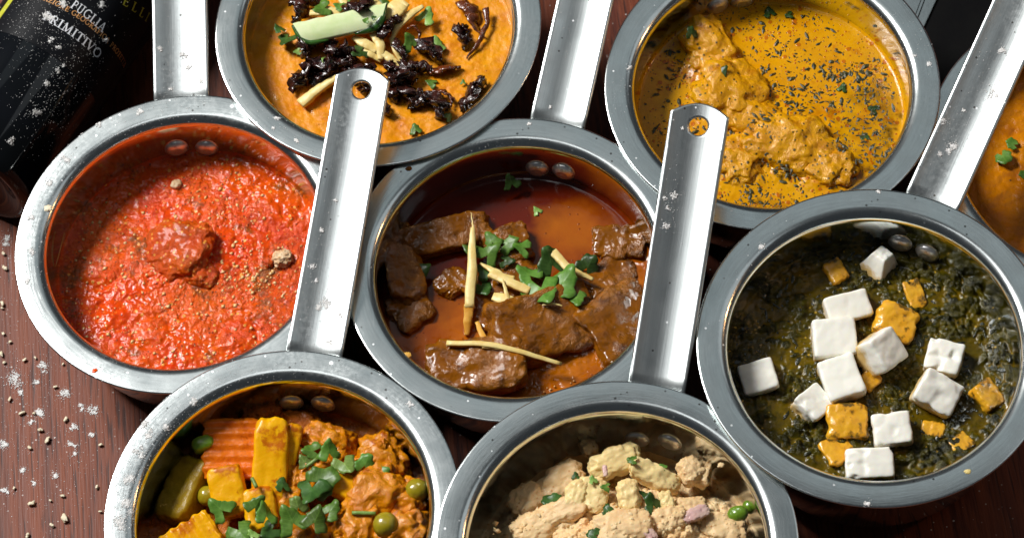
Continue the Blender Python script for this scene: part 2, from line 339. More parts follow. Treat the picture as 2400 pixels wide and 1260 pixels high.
# ------------------------------------------------------------------ saucepans
RO, RW = 0.085, 0.0695
PAN = {  # centre x, y, rim height z, food level below the rim (mm), floury
 'red': (-.1618, .6857, .0000, -31, 1), 'cen': (.0020, .6468, .0015, -31, 0), 'saag': (.1676, .5760, .0102, -30, 0),
 'dal': (-.0532, .7965, .0043, -22, 0), 'meth': (.1425, .7313, .0032, -29, 0), 'veg': (-.1224, .5307, .0034, -36, 1),
 'bhu': (.0321, .4912, .0061, -36, 0), 'edge': (.2985, .6746, -.0030, -22, 0)}
DISH = {'red': 'red tomato curry', 'cen': 'brown meat curry', 'saag': 'dark spinach and white cheese cubes', 'dal': 'orange dal topped with fried onions',
        'meth': 'yellow fenugreek chicken curry', 'veg': 'mixed vegetables with carrots and coriander', 'bhu': 'crushed pale potatoes', 'edge': 'plain amber dal with a few green leaves'}

def bowl_mesh(H):
    mm = 0.001; p = []
    p += [(85.0, -0.75), (84.95, -0.3), (84.6, -0.05), (83.9, 0.0), (80, -0.05), (75.2, -0.1)]
    for k in range(1, 10):
        a = math.radians(90 + 10 * k); p.append((75.2 + 5.7 * math.cos(a), -5.8 + 5.7 * math.sin(a)))
    p += [(69.5, -12), (69.4, -25), (69.2, -40), (68.2, -H + 16), (65.5, -H + 8), (60, -H + 3), (52, -H + 1.2), (0, -H + 1.2)]
    q = [(0, -H), (52, -H), (60.8, -H + 1.9), (66.5, -H + 7.2), (69.4, -H + 15.6), (70.4, -40), (70.7, -12), (71.2, -7.5), (73, -3.2), (76, -1.3), (84.3, -1.1), (85.0, -0.75)]
    return sharp(lathe('bowl', [(r * mm, z * mm) for r, z in p + q], 168), 50)

def rivet_mesh():
    pr = [(6.2, -1.0), (6.2, 0.4), (5.9, 1.1), (5.0, 1.9), (3.6, 2.6), (2.6, 2.85), (2.3, 2.75), (1.2, 3.0), (0, 3.05)]
    return lathe('rivet', [(r * .001, z * .001) for r, z in pr], 32)
RIV = rivet_mesh()

def strap_mesh(p1, p2, w1, w2, wall, rise):
    """handle strap: centreline wall point -> p1 (under the rim) -> p2 (tip), shallow trough, round tip with hole"""
    L = (p2 - p1).length; hole_s, hole_r = L - 0.0115, 0.0046
    s0 = L - 0.0235
    ax = (p2 - p1).normalized(); side = ax.cross(Vector((0, 0, 1))).normalized(); up = side.cross(ax).normalized()
    tip = lambda t: L - 0.0062 * t * t
    def pos(s, t):
        w = (w1 + (w2 - w1) * s / L) / 2
        sag = -rise * 4 * (s / L) * (1 - s / L)
        return p1 + ax * s + side * (t * w) + up * (0.0034 * t * t + sag)
    v, f = [], []; nt = 17
    ts = [-1 + 2 * k / (nt - 1) for k in range(nt)]
    rows = [None, None] + [s0 * k / 26 for k in range(27)]
    lo = wall
    for i, s in enumerate(rows):
        for t in ts:
            if i == 0: v.append(lo + side * (t * w1 / 2) + Vector((0, 0, -0.012)))
            elif i == 1: v.append(lo + side * (t * w1 / 2) + (p1 - lo) * 0.25 + up * 0.001 * t * t)
            else: v.append(pos(s, t))
    for i in range(len(rows) - 1):
        for j in range(nt - 1): f.append((i * nt + j, i * nt + j + 1, (i + 1) * nt + j + 1, (i + 1) * nt + j))
    # round end: rings from the hole to the outline, sharing the last row of the strap
    base = len(v); K = 8; hw = w2 / 2
    out = [(s0, t) for t in ts] + [(s0 + (tip(1) - s0) * k / 12, 1) for k in range(1, 13)]
    out += [(tip(1 - 2 * k / 24), 1 - 2 * k / 24) for k in range(1, 25)] + [(tip(1) + (s0 - tip(1)) * k / 12, -1) for k in range(1, 12)]
    N = len(out)
    for k in range(K):
        e = k / (K - 1)
        for so, to in out:
            a = math.atan2(to * hw, so - hole_s); si, ti = hole_s + hole_r * math.cos(a), hole_r * math.sin(a) / hw
            v.append(pos(si + (so - si) * e, ti + (to - ti) * e))
    for k in range(K - 1):
        for n in range(N):
            a, b = base + k * N + n, base + k * N + (n + 1) % N
            f.append((a, b, b + N, a + N))
    m = mesh('handle', v, f)
    bm = bmesh.new(); bm.from_mesh(m); bmesh.ops.remove_doubles(bm, verts=bm.verts, dist=2e-5); bmesh.ops.recalc_face_normals(bm, faces=bm.faces)
    if sum(fc.normal.z for fc in bm.faces) < 0: bmesh.ops.reverse_faces(bm, faces=bm.faces)
    bm.to_mesh(m); bm.free()
    return m

def to_wall(p, px, py):
    """where the ray of a pixel meets the pan's far inner wall"""
    prev = None
    for k in range(600):
        z = -k * 0.0001; w = W(px, py, p[2] + z); d = math.hypot(w[0] - p[0], w[1] - p[1])
        if prev is not None and prev < RW <= d: return w
        prev = d
    return w

HAND = {  # base left, base right, far left, far right (pixels), height of the far end, full length (m)
 'veg': ((675, 822), (803, 834), (791, 178), (913, 190), .030, .150),
 'bhu': ((1477, 893), (1606, 912), (1575, 262), (1708, 274), .042, .145),
 'red': ((364, 236), (490, 231), (357, 0), (486, 0), .012, .160),
 'cen': ((1247, 272), (1372, 294), (1311, 0), (1434, 0), .012, .160),
 'saag': ((2125, 454), (2247, 492), (2238, 200), (2373, 214), .022, .165)}
RIVPX = {'red': ((414, 346), (485, 346)), 'cen': ((1259, 394), (1321, 401)), 'saag': ((2110, 569), (2173, 592)),
         'veg': ((683, 943), (757, 945)), 'bhu': ((1493, 1028), (1570, 1034)), 'meth': ((1681, 14), (1740, 2))}
panobj = {}
for key, p in PAN.items():
    H = (p[2] - ZT) * 1000
    e = empty('saucepan', (p[0], p[1], ZT)); panobj[key] = e
    tag(e, 'steel saucepan holding ' + DISH[key], 'saucepan', 'steel saucepans of curry')
    st = 'steel_dusty' if p[4] else 'steel'
    bo = put('bowl', bowl_mesh(H), M[st], e, (0, 0, p[2] - ZT))
    c = Vector(p[:3])
    if key in HAND:
        bl, br, fl, fr, ze, L = HAND[key]
        z1 = p[2] - 0.0035
        a, b = Vector(W(*bl, z1)), Vector(W(*br, z1)); q, r = Vector(W(*fl, ze)), Vector(W(*fr, ze))
        p1 = (a + b) / 2; far = (q + r) / 2; ax = (far - p1).normalized()
        perp = ax.cross(Vector((0, 0, 1))).normalized()
        w1 = abs((b - a).dot(perp)); w2 = abs((r - q).dot(perp))
        Lf = (far - p1).length
        if key in ('veg', 'bhu'): L = Lf + 0.0055
        w2 = w1 + (w2 - w1) * L / Lf if key in ('veg', 'bhu') else w1
        p2 = p1 + ax * L
    else:
        ang = {'dal': 80, 'meth': 99, 'edge': 55}[key]
        d = Vector((math.cos(math.radians(ang)), math.sin(math.radians(ang)), 0))
        p1 = c + d * 0.084 + Vector((0, 0, -0.0035)); p2 = p1 + d * 0.155 + Vector((0, 0, 0.02)); w1 = w2 = 0.026
    rd = Vector((p1.x - c.x, p1.y - c.y, 0)).normalized()
    wall = c + rd * 0.0712 + Vector((0, 0, -0.016))
    off = e.location
    hm = strap_mesh(p1 - off, p2 - off, w1, w2, wall - off, 0.0015)
    h = put('handle', hm, M['strap_dusty' if key in ('red', 'veg', 'saag') else 'strap'], e)
    # brushed grain follows the handle: bake its direction into the object's own axes
    yaw = math.atan2(p2.y - p1.y, p2.x - p1.x) - math.pi / 2
    h.data.transform(Matrix.Rotation(-yaw, 4, 'Z')); h.rotation_euler = (0, 0, yaw)
    sm = h.modifiers.new('thickness', 'SOLIDIFY'); sm.thickness = 0.0016; sm.offset = -1
    if key in RIVPX: rp = [Vector(to_wall(p, *q)) for q in RIVPX[key]]
    else:
        a0 = math.atan2(rd.y, rd.x); rp = [c + Vector((RW * math.cos(a0 + s * .1), RW * math.sin(a0 + s * .1), -.025)) for s in (1, -1)]
    for k in rp:
        inn = Vector((c.x - k.x, c.y - k.y, 0)).normalized(); k = c + (-inn) * RW + Vector((0, 0, k.z - c.z))
        ro = put('rivet', RIV, M['rivet'], e, k - off); ro.rotation_euler = inn.to_track_quat('Z', 'Y').to_euler()

# ------------------------------------------------------------------ food: beds of sauce
def at(key, px, py, dz=0.0):
    p = PAN[key]; return W(px, py, p[2] + (p[3] + dz) * 0.001)
def local(key, px, py, dz=0.0):
    w = at(key, px, py, dz); return (w[0] - PAN[key][0]) * 1000, (w[1] - PAN[key][1]) * 1000

def bed(name, key, hfun, mat, label, cat='curry', nr=120, nt=420, rmax=69.4, menis=1.6):
    r = np.concatenate([[0], np.linspace(0.6, 66.5, nr - 12), np.linspace(67, rmax, 11)]); nr = len(r)
    a = np.linspace(0, 2 * np.pi, nt, endpoint=False)
    Rr, A = np.meshgrid(r[1:], a, indexing='ij'); x = np.r_[0, (Rr * np.cos(A)).ravel()]; y = np.r_[0, (Rr * np.sin(A)).ravel()]
    h = hfun(x, y); rr = np.hypot(x, y); att = None
    if isinstance(h, tuple): h, att = h
    h = h * np.clip((rmax + 3 - rr) / 6, 0.25, 1) + menis * np.exp(-(rmax - rr) / 1.3)
    v = list(zip(x * .001, y * .001, h * .001)); n = nr - 1
    f = [(0, 1 + k, 1 + (k + 1) % nt) for k in range(nt)]
    for i in range(n - 1):
        o = 1 + i * nt
        f += [(o + k, o + nt + k, o + nt + (k + 1) % nt, o + (k + 1) % nt) for k in range(nt)]
    p = PAN[key]
    ms = mesh(name, v, f)
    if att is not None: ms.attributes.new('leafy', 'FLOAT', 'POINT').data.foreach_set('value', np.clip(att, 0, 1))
    o = put(name, ms, M[mat], loc=(p[0], p[1], p[2] + p[3] * .001))
    return tag(o, label, cat)
def g(x, y, c, s, sy=None):
    return np.exp(-((x - c[0]) / s) ** 2 - ((y - c[1]) / (sy or s)) ** 2)

def h_red(x, y):
    h = 0.9 * n2(x, y, 16, 1, 3) + 0.85 * n2(x, y, 4.0, 2, 3) + 0.5 * n2(x, y, 1.6, 3, 2)
    h += 3.2 * g(x, y, local('red', 420, 600), 22, 15)
    for px, py, s in ((260, 740, 7), (355, 775, 7), (555, 790, 8), (640, 480, 12), (230, 620, 10)):
        c = local('red', px, py); d = np.hypot(x - c[0], y - c[1])
        h += 1.2 * np.exp(-(d / s) ** 2) - 0.7 * np.exp(-((d - s * 1.3) / 1.8) ** 2)
    return h
red_bed = bed('tomato_curry', 'red', h_red, 'red_gravy', 'grainy bright red tomato curry with orange oil filling its saucepan')

def h_cen(x, y):
    h = 0.25 * n2(x, y, 30, 4, 2) + 0.08 * n2(x, y, 6, 5, 2)
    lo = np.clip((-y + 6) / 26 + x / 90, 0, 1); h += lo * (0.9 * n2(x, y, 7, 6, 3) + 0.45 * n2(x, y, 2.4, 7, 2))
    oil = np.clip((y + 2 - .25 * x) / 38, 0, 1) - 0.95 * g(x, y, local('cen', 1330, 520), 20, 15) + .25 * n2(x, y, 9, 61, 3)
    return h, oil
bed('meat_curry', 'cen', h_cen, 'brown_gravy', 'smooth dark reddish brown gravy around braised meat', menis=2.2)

def h_saag(x, y):
    wx, wy = x + 2.2 * n2(x, y, 5, 50, 2), y + 2.2 * n2(x, y, 5, 51, 2)
    d, cid = worley(wx, wy, 6.2, 3); d2, c2 = worley(wx, wy, 3.1, 5); d3, c3 = worley(wx, wy, 1.7, 9)
    lump = 2.0 * np.clip(0.62 - d, 0, 1) * (cid > .35) + 1.7 * np.clip(0.62 - d2, 0, 1) * (c2 > .25) + 0.9 * np.clip(0.6 - d3, 0, 1)
    dens = np.clip(n2(x, y, 20, 8, 2) * 1.8 + 0.62, 0.15, 1)
    lump = lump * dens + 0.35 * n2(x, y, 2.5, 9, 3) * dens
    return 0.8 * n2(x, y, 22, 10, 2) + 2.3 * lump, (lump - 0.28) * 2.6
bed('spinach_curry', 'saag', h_saag, 'saag', 'lumpy glossy dark green spinach curry around white cheese cubes')

def h_dal(x, y):
    h = 1.3 * n2(x, y, 18, 11, 3) + 0.45 * n2(x, y, 5, 12, 3) + 0.28 * n2(x, y, 1.8, 13, 2)
    return h + 2.5 * g(x, y, local('dal', 850, 110), 26, 22)
bed('orange_dal', 'dal', h_dal, 'dal', 'thick orange dal under a pile of fried onions and ginger', 'dal', menis=0.8)
bed('amber_dal', 'edge', lambda x, y: 2.2 * n2(x, y, 16, 14, 3) + 0.5 * n2(x, y, 4, 15, 3), 'dal_dark', 'thick rippled amber dal with few green leaves on it', 'dal', menis=0.8)

def h_meth(x, y):
    h = 0.5 * n2(x, y, 18, 16, 3) + 0.12 * n2(x, y, 3, 17, 2)
    m = 0
    for px, py, a, b in ((1668, 130, 14, 18), (1712, 225, 19, 19), (1790, 300, 20, 16), (1860, 350, 24, 17), (1940, 400, 15, 13), (1730, 380, 15, 15)):
        m = np.maximum(m, g(x, y, local('meth', px, py, 4), a, b))
    return h + m * (5.0 + 2.2 * n2(x, y, 9, 18, 4) + 0.8 * n2(x, y, 2.5, 19, 2))
bed('fenugreek_curry', 'meth', h_meth, 'methi_gravy', 'yellow orange creamy curry sprinkled with dark dried herb', menis=1.8)

def h_veg(x, y):
    d, cid = worley(x, y, 13, 7)
    return 4.5 * np.clip(0.8 - d, 0, 1) + 2.2 * n2(x, y, 10, 18, 4) + 0.5 * n2(x, y, 2.2, 19, 2) - 2.5 * np.clip((y - 40) / 20, 0, 1)
bed('vegetable_curry', 'veg', h_veg, 'veg_gravy', 'orange brown lumpy gravy under the mixed vegetables')

def h_bhu(x, y):
    r = np.hypot(x - 2, y + 10)
    h = 21 * np.clip(1 - (r / 64) ** 2, -0.4, 1) - 0.5
    for sd, cell, amp in ((1, 17, 8.0), (2, 9.5, 5.5), (4, 5.2, 3.6), (6, 2.8, 1.9)):
        d, cid = worley(x + 2.5 * n2(x, y, cell, sd + 30, 2), y + 2.5 * n2(x, y, cell, sd + 40, 2), cell, sd)
        h += amp * (np.sqrt(np.clip(0.62 - d * d, 0, 1)) - 0.35) * (0.4 + 0.9 * cid)
    return h - 9 * np.clip((y - 22) / 30, 0, 1.2) + 1.6 * n2(x, y, 6, 23, 4) + 0.5 * n2(x, y, 1.7, 24, 2)
bed('crushed_potatoes', 'bhu', h_bhu, 'mash', 'crumbly heap of pale crushed spiced potatoes', 'mash', nr=170, nt=560, menis=0.0)

# ------------------------------------------------------------------ food: solid pieces
_cube = {}
def cubegrid(n):
    if n in _cube: return _cube[n]
    idx, V, Fc = {}, [], []
    def vid(a):
        k = tuple(int(round(c * n)) for c in a)
        if k not in idx: idx[k] = len(V); V.append(tuple(c / n for c in k))
        return idx[k]
    for ax in range(3):
        for sgn in (-1, 1):
            for i in range(n):
                for j in range(n):
                    q = []
                    for di, dj in ((0, 0), (1, 0), (1, 1), (0, 1)):
                        a = [0, 0, 0]; a[ax] = sgn; a[(ax + 1) % 3] = -1 + 2 * (i + di) / n; a[(ax + 2) % 3] = -1 + 2 * (j + dj) / n
                        q.append(vid(a))
                    Fc.append(q if sgn > 0 else q[::-1])
    _cube[n] = (np.array(V, float), Fc); return _cube[n]

def chunk_mesh(name, dims, seed, power=5, n=14, amp=0.10, freq=1.6, fine=0.03, taper=0.0, crinkle=None, bites=0.0):
    V, Fc = cubegrid(n); P = V / (np.abs(V) ** power).sum(1)[:, None] ** (1 / power)
    sd = np.array([seed * 1.7, seed * 2.9, seed * 0.7])
    Q = P * (np.array(dims) / np.mean(dims))
    k = 1 + amp * fbm(Q * freq + sd, 3) + fine * fbm(Q * freq * 3.6 + sd, 3)
    if bites: k -= bites * np.clip(fbm(Q * 1.3 + sd + 9, 1) - 0.10, 0, 1)
    P = P * k[:, None]
    P[:, :2] *= (1 - taper * P[:, 2:3])
    if crinkle:   # ridges of a wavy cutter, running along local y on the broad faces
        P[:, 2] += np.sign(P[:, 2]) * 0.5 * crinkle[1] * np.sin(P[:, 0] * crinkle[0]) * (np.abs(V[:, 2]) > 0.95)
        P[:, 1] += 0.04 * np.sin(P[:, 0] * crinkle[0]) * np.sign(P[:, 1])
    P = P * (np.array(dims) * 0.0005)
    return mesh(name, P, Fc)

def chunk(name, key, px, py, dz, dims, rot, mat, label, cat, group=None, seed=None, **kw):
    chunk.k += 1
    m = chunk_mesh(name, dims, seed or chunk.k, **kw)
    return tag(put(name, m, M[mat], loc=at(key, px, py, dz), rot=rot), label, cat, group)
chunk.k = 0

def ribbon_mesh(name, pts, widths, thick, twist=0.0, wob=0.0, seed=0, ns=22, round_=True):
    """a strip swept along world points; oval or square section, tapering, twisting"""
    P = np.array([tuple(p) for p in pts], float)
    t = np.r_[0, np.cumsum(np.linalg.norm(np.diff(P, axis=0), axis=1))]; t /= t[-1]
    s = np.linspace(0, 1, ns)
    if len(P) > 2:   # smooth path
        C = np.array([np.interp(s, t, P[:, k]) for k in range(3)]).T
        for _ in range(3): C[1:-1] = (C[:-2] + 2 * C[1:-1] + C[2:]) / 4
    else: C = np.array([np.interp(s, t, P[:, k]) for k in range(3)]).T
    if wob:
        C[:, 0] += wob * fbm(np.c_[s * 5, s * 0 + seed, s * 0 + 1], 3); C[:, 1] += wob * fbm(np.c_[s * 5, s * 0 + seed + 5, s * 0 + 2], 3); C[:, 2] += wob * np.abs(fbm(np.c_[s * 5, s * 0 + seed + 9, s * 0], 3))
    w = np.interp(s, np.linspace(0, 1, len(widths)), widths)
    if wob: w = w * (1 + 0.55 * min(1, wob / .002) * fbm(np.c_[s * 8, s * 0 + seed * 2, s * 0], 2))
    sec = [(math.cos(2 * math.pi * k / 12), math.sin(2 * math.pi * k / 12)) for k in range(12)] if round_ else [(1, -.7), (1, .7), (.85, 1), (0, 1.05), (-.85, 1), (-1, .7), (-1, -.7), (-.85, -1), (0, -1), (.85, -1)]
    m = len(sec); v, f = [], []
    for i in range(ns):
        d = C[min(i + 1, ns - 1)] - C[max(i - 1, 0)]; d /= np.linalg.norm(d) + 1e-12
        sd = np.cross(d, [0, 0, 1]); sd /= np.linalg.norm(sd) + 1e-9; u = np.cross(sd, d)
        a = twist * s[i]; e1 = sd * math.cos(a) + u * math.sin(a); e2 = -sd * math.sin(a) + u * math.cos(a)
        for j, (p, q) in enumerate(sec):
            k = 1 + 0.35 * min(1, wob / .003) * math.sin(j * 2.7 + seed + i * 0.6)
            v.append(C[i] + e1 * p * w[i] / 2 * k + e2 * q * thick / 2 * k * (0.4 + 0.6 * min(1, w[i] / max(widths))))
    for i in range(ns - 1):
        for j in range(m): f.append((i * m + j, i * m + (j + 1) % m, (i + 1) * m + (j + 1) % m, (i + 1) * m + j))
    f.append(list(range(m))[::-1]); f.append([(ns - 1) * m + j for j in range(m)])
    c = C.mean(0); ms = mesh(name, [p - c for p in v], f)
    bm = bmesh.new(); bm.from_mesh(ms); bmesh.ops.recalc_face_normals(bm, faces=bm.faces); bm.to_mesh(ms); bm.free()
    return ms, c
def strip(name, key, pts, widths, thick, mat, label, cat, group=None, **kw):
    strip.k += 1
    ms, c = ribbon_mesh(name, [at(key, *p) for p in pts], [w * .001 for w in widths], thick * .001, seed=strip.k * 1.3, **kw)
    return tag(put(name, ms, M[mat], loc=c), label, cat, group)
strip.k = 0

def leaf_mesh(name, size, seed, lobes=5, curl=0.45):
    """a lobed, toothed, curled coriander leaf with thickness"""
    rs = random.Random(seed); N = 66; v = [(0, 0, 0)]; rings = 4
    ph = rs.uniform(0, 6)
    dep = rs.uniform(0.25, 0.45); asym = rs.uniform(-.25, .25); t2 = rs.uniform(0, 6)
    for k in range(1, rings + 1):
        for i in range(N):
            a = math.radians(-150 + 300 * i / (N - 1)); q = a / math.radians(150)
            lobe = 1 - dep * abs(math.sin(a * lobes / 2.0 * 0.62 + asym)) ** 1.6
            tooth = 1 + 0.07 * math.sin(a * 7 + ph) + 0.03 * math.sin(a * 13 + t2)
            e = k / rings
            R = ((1 - e * e) * 0.75 + e * e * lobe * tooth) * (1 - 0.22 * abs(q) ** 2) * e
            x, y = R * math.sin(a), R * math.cos(a)
            z = curl * (0.35 * R * R * math.sin(2 * a + ph) - 0.28 * abs(x) + 0.22 * R * R * math.cos(3 * a + ph * 2) + 0.15 * y * y)
            v.append((x, y, z))
    f = []
    for i in range(N - 1):
        f.append((0, 1 + i + 1, 1 + i))
        for k in range(rings - 1):
            o = 1 + k * N; f.append((o + i, o + i + 1, o + N + i + 1, o + N + i))
    sca = size * 0.0005
    m = mesh(name, [(x * sca, (y - 0.25) * sca, z * sca) for x, y, z in v], f)
    bm = bmesh.new(); bm.from_mesh(m); bmesh.ops.recalc_face_normals(bm, faces=bm.faces)
    if sum(fc.normal.z for fc in bm.faces) < 0: bmesh.ops.reverse_faces(bm, faces=bm.faces)
    bm.to_mesh(m); bm.free(); return m
def leaf(key, px, py, dz, size, rot, mat, label, group, name='coriander_leaf', cat='leaf', **kw):
    leaf.k += 1; size = size * (0.86 if size > 14 else 1)
    o = put(name, leaf_mesh(name, size, leaf.k, **kw), M[mat], loc=at(key, px, py, dz), rot=rot)
    s = o.modifiers.new('thickness', 'SOLIDIFY'); s.thickness = 0.00018
    return tag(o, label, cat, group)
leaf.k = 0

def scatter(name, mat, pts, sizes, label, cat, seed=0, flat=0.6, parent=None, ico=0):
    """many tiny grains as one mesh: squashed irregular octahedra"""
    rs = np.random.RandomState(seed); V, Fc = [], []
    base = np.array([(1, 0, 0), (-1, 0, 0), (0, 1, 0), (0, -1, 0), (0, 0, 1), (0, 0, -1)], float)
    fs = [(0, 2, 4), (2, 1, 4), (1, 3, 4), (3, 0, 4), (2, 0, 5), (1, 2, 5), (3, 1, 5), (0, 3, 5)]
    for p, s in zip(pts, sizes):
        a = rs.uniform(0, 6.28); k = base * rs.uniform(0.6, 1.25, (6, 3)) * s * np.array([1, rs.uniform(.6, 1), flat])
        c, d = math.cos(a), math.sin(a); k = k @ np.array([[c, d, 0], [-d, c, 0], [0, 0, 1]])
        o = len(V); V.extend((k + p).tolist()); Fc.extend([(i + o, j + o, l + o) for i, j, l in fs])
    o = put(name, mesh(name, V, Fc), M[mat]); o['kind'] = 'stuff'
    return tag(o, label, cat)

def drop(obj, x, y, z=0.3):
    """height of an object's top surface under world point (x, y)"""
    mi = obj.matrix_world.inverted(); a = mi @ Vector((x, y, z))
    ok, loc, nor, i = obj.ray_cast(a, Vector((0, 0, -1)))
    return (obj.matrix_world @ loc).z if ok else None

# ------------------------------------------------------------------ red tomato curry
chunk('meat_piece', 'red', 420, 582, 2.6, (36, 33, 12), (8, -10, -20), 'red_meat', 'red coated lump of meat rising from the tomato curry', 'meat', n=26, power=2.6, amp=.32, freq=1.5, fine=.10)
chunk('meat_piece', 'red', 468, 640, 1.0, (20, 14, 8), (5, 12, -35), 'red_meat', 'small red coated meat end beside the large lump', 'meat', n=18, power=2.6, amp=.3, fine=.08)
chunk('nut_clump', 'red', 662, 605, 2.0, (10, 9, 6), (0, 10, 20), 'nut', 'pale clump of ground nuts on the tomato curry beside the handle', 'nuts', n=18, power=2.3, amp=.4, freq=2.2, fine=.2)
chunk('nut_clump', 'red', 632, 612, 1.0, (7, 6, 4), (0, 0, 50), 'red_meat', 'brown reddish crumb clump next to the pale nut clump', 'nuts', n=14, power=2.3, amp=.4, freq=2.2, fine=.2)
chunk('whole_spice', 'red', 413, 432, 0.6, (6, 5.4, 4), (0, 0, 30), 'nut', 'round brown whole spice on the tomato curry under the rivets', 'spice', n=12, power=2.2, amp=.2)
rs = random.Random(3); pts, szs = [], []
bpy.context.view_layer.update()
lumps = [o for o in bpy.data.objects if o.name.startswith('meat_piece')]
for px0, py0, sx, sy, n in ((590, 655, 50, 35, 130), (425, 575, 45, 45, 120), (430, 790, 150, 50, 100), (230, 560, 70, 90, 70), (560, 470, 90, 70, 80), (400, 650, 230, 170, 160)):
    for _ in range(n):
        w = at('red', rs.gauss(px0, sx), rs.gauss(py0, sy), 0)
        if math.hypot(w[0] - PAN['red'][0], w[1] - PAN['red'][1]) < .064:
            z = max((q for q in [drop(o, w[0], w[1]) for o in [red_bed] + lumps] if q is not None), default=None)
            if z is not None: pts.append(np.array((w[0], w[1], z + .0001))); szs.append(rs.choice((.0005, .0006, .0008, .0011, .0015)))
scatter('nut_grains', 'grain', pts, szs, 'tiny orange cream nut grains strewn over the tomato curry', 'nuts', 5)
strip('fried_shred', 'red', ((130, 625, 8), (142, 580, 10), (151, 545, 12)), (.3, .5, .3), .4, 'ginger_wet', 'thin golden shred against the inner wall of the tomato curry saucepan', 'shred')

# ------------------------------------------------------------------ brown meat curry
G = 'braised meat pieces'
for px, py, dz, dims, rot, lab, kw in (
    (1035, 560, 2.5, (42, 15, 14), (8, 0, 8), 'long brown meat slab at the back of the gravy', dict(power=4, amp=.22)),
    (942, 620, 2.5, (16, 38, 14), (0, 8, 6), 'upright brown meat slab against the left wall of the gravy', dict(power=4, amp=.24)),
    (962, 728, 0.5, (17, 18, 10), (0, 0, 30), 'low brown meat end half sunk below the upright slab', dict(power=3, amp=.25)),
    (1188, 580, 2.5, (20, 17, 12), (15, 0, 10), 'dark brown meat piece under the coriander leaves', dict(power=3.2, amp=.22)),
    (1270, 765, 3.0, (44, 30, 20), (14, 10, 12), 'large brown meat block with dark shaded end below the coriander', dict(power=4, amp=.20)),
    (1120, 862, 2.5, (42, 24, 20), (8, -6, -6), 'dark seared meat block under two ginger strands', dict(power=3.4, amp=.20)),
    (1455, 760, 1.5, (34, 30, 13), (6, 10, 30), 'wide brown meat piece half under the neighbouring handle', dict(power=3.4, amp=.22)),
    (1452, 570, 1.0, (22, 16, 9), (5, 0, -10), 'low brown meat piece by the far right wall of the gravy', dict(power=3, amp=.25)),
    (1062, 665, 1.0, (14, 12, 9), (0, 0, 40), 'small brown meat cube left of the long ginger stick', dict(power=3.2, amp=.25)),
    (1190, 690, 0.0, (34, 26, 10), (4, 0, 20), 'sunken brown meat piece under the ginger sticks', dict(power=3, amp=.25)),
    (1420, 655, 0.0, (26, 16, 8), (0, 6, 20), 'sunken meat piece covered in glossy gravy beside the handle', dict(power=2.6, amp=.3))):
    chunk('meat_piece', 'cen', px, py, dz - 1.2, [dims[0] * 1.2, dims[1] * 1.2, dims[2] * 1.05], rot, 'meat', lab, 'meat', G, n=30, freq=1.15, fine=.05, **{**kw, 'power': kw['power'] + 3, 'amp': kw['amp'] * 1.1})
g1 = 'ginger sticks on the meat curry'
def gst(key, pts, w, th, lab, mat='ginger', grp=g1, tw=0.0, sq=True): strip('ginger_stick', key, pts, w, th, mat, lab, 'ginger', grp, twist=tw, round_=not sq, wob=.0004)
gst('cen', ((1108, 535, 12), (1106, 640, 11), (1100, 720, 7)), (2.2, 5.2, 5.0), 3, 'thick pale ginger stick standing upright in the meat curry')
gst('cen', ((1100, 715, 7), (1096, 755, 4), (1094, 785, 1)), (5.0, 4.2, 2.4), 3, 'orange soaked lower end of the thick ginger stick', 'ginger_wet')
gst('cen', ((1104, 498, 12), (1107, 520, 12), (1110, 545, 12)), (.3, .7, 1.6), .8, 'hair thin frayed tip of the thick ginger stick')
gst('cen', ((1126, 617, 9), (1180, 650, 10), (1205, 655, 10)), (1, 4, 3.4), 2, 'pale tapered ginger stick crossing towards the coriander')
gst('cen', ((1150, 640, 10), (1195, 662, 11), (1242, 682, 11)), (5, 4.6, 4.4), 2.4, 'flat pale ginger stick ending under the large coriander leaf')
gst('cen', ((1178, 655, 13), (1188, 690, 12), (1194, 716, 11)), (.8, 2.0, 2.4), 1.2, 'narrow pale ginger sliver pointing at the meat block')
gst('cen', ((1155, 694, 10), (1185, 702, 11), (1214, 718, 10)), (4.2, 6.4, 5.4), 2, 'short broad yellow ginger chip above the large meat block')
gst('cen', ((1296, 590, 11), (1330, 628, 11), (1390, 656, 9)), (4.4, 4.0, 1.6), 2.2, 'pale ginger stick leaning from the coriander to the right wall')
gst('cen', ((1047, 804, 13), (1150, 806, 15), (1240, 830, 13), (1316, 853, 9)), (2.6, 2.8, 2.6, 1.8), 1.8, 'long golden ginger strand lying over two meat blocks')
gst('cen', ((1130, 812, 14), (1200, 818, 14), (1262, 838, 12)), (1.4, 2.4, 1.2), 1.6, 'short golden ginger strand under the long strand')
gst('cen', ((1140, 800, 11), (1168, 826, 12), (1206, 848, 11)), (2.2, 4.4, 2.4), 1.6, 'yellow ginger chip on the dark seared meat', 'ginger_wet')
gst('cen', ((1118, 755, 4), (1130, 785, 6), (1150, 808, 9)), (2, 3, 2), 1.4, 'brown soaked ginger sliver running down to the seared meat', 'ginger_wet')
gst('cen', ((1270, 715, 14), (1295, 712, 15), (1318, 716, 14)), (.5, 1.2, .6), .7, 'thin pale ginger thread on top of the large meat block')
g2 = 'coriander leaves on the meat curry'
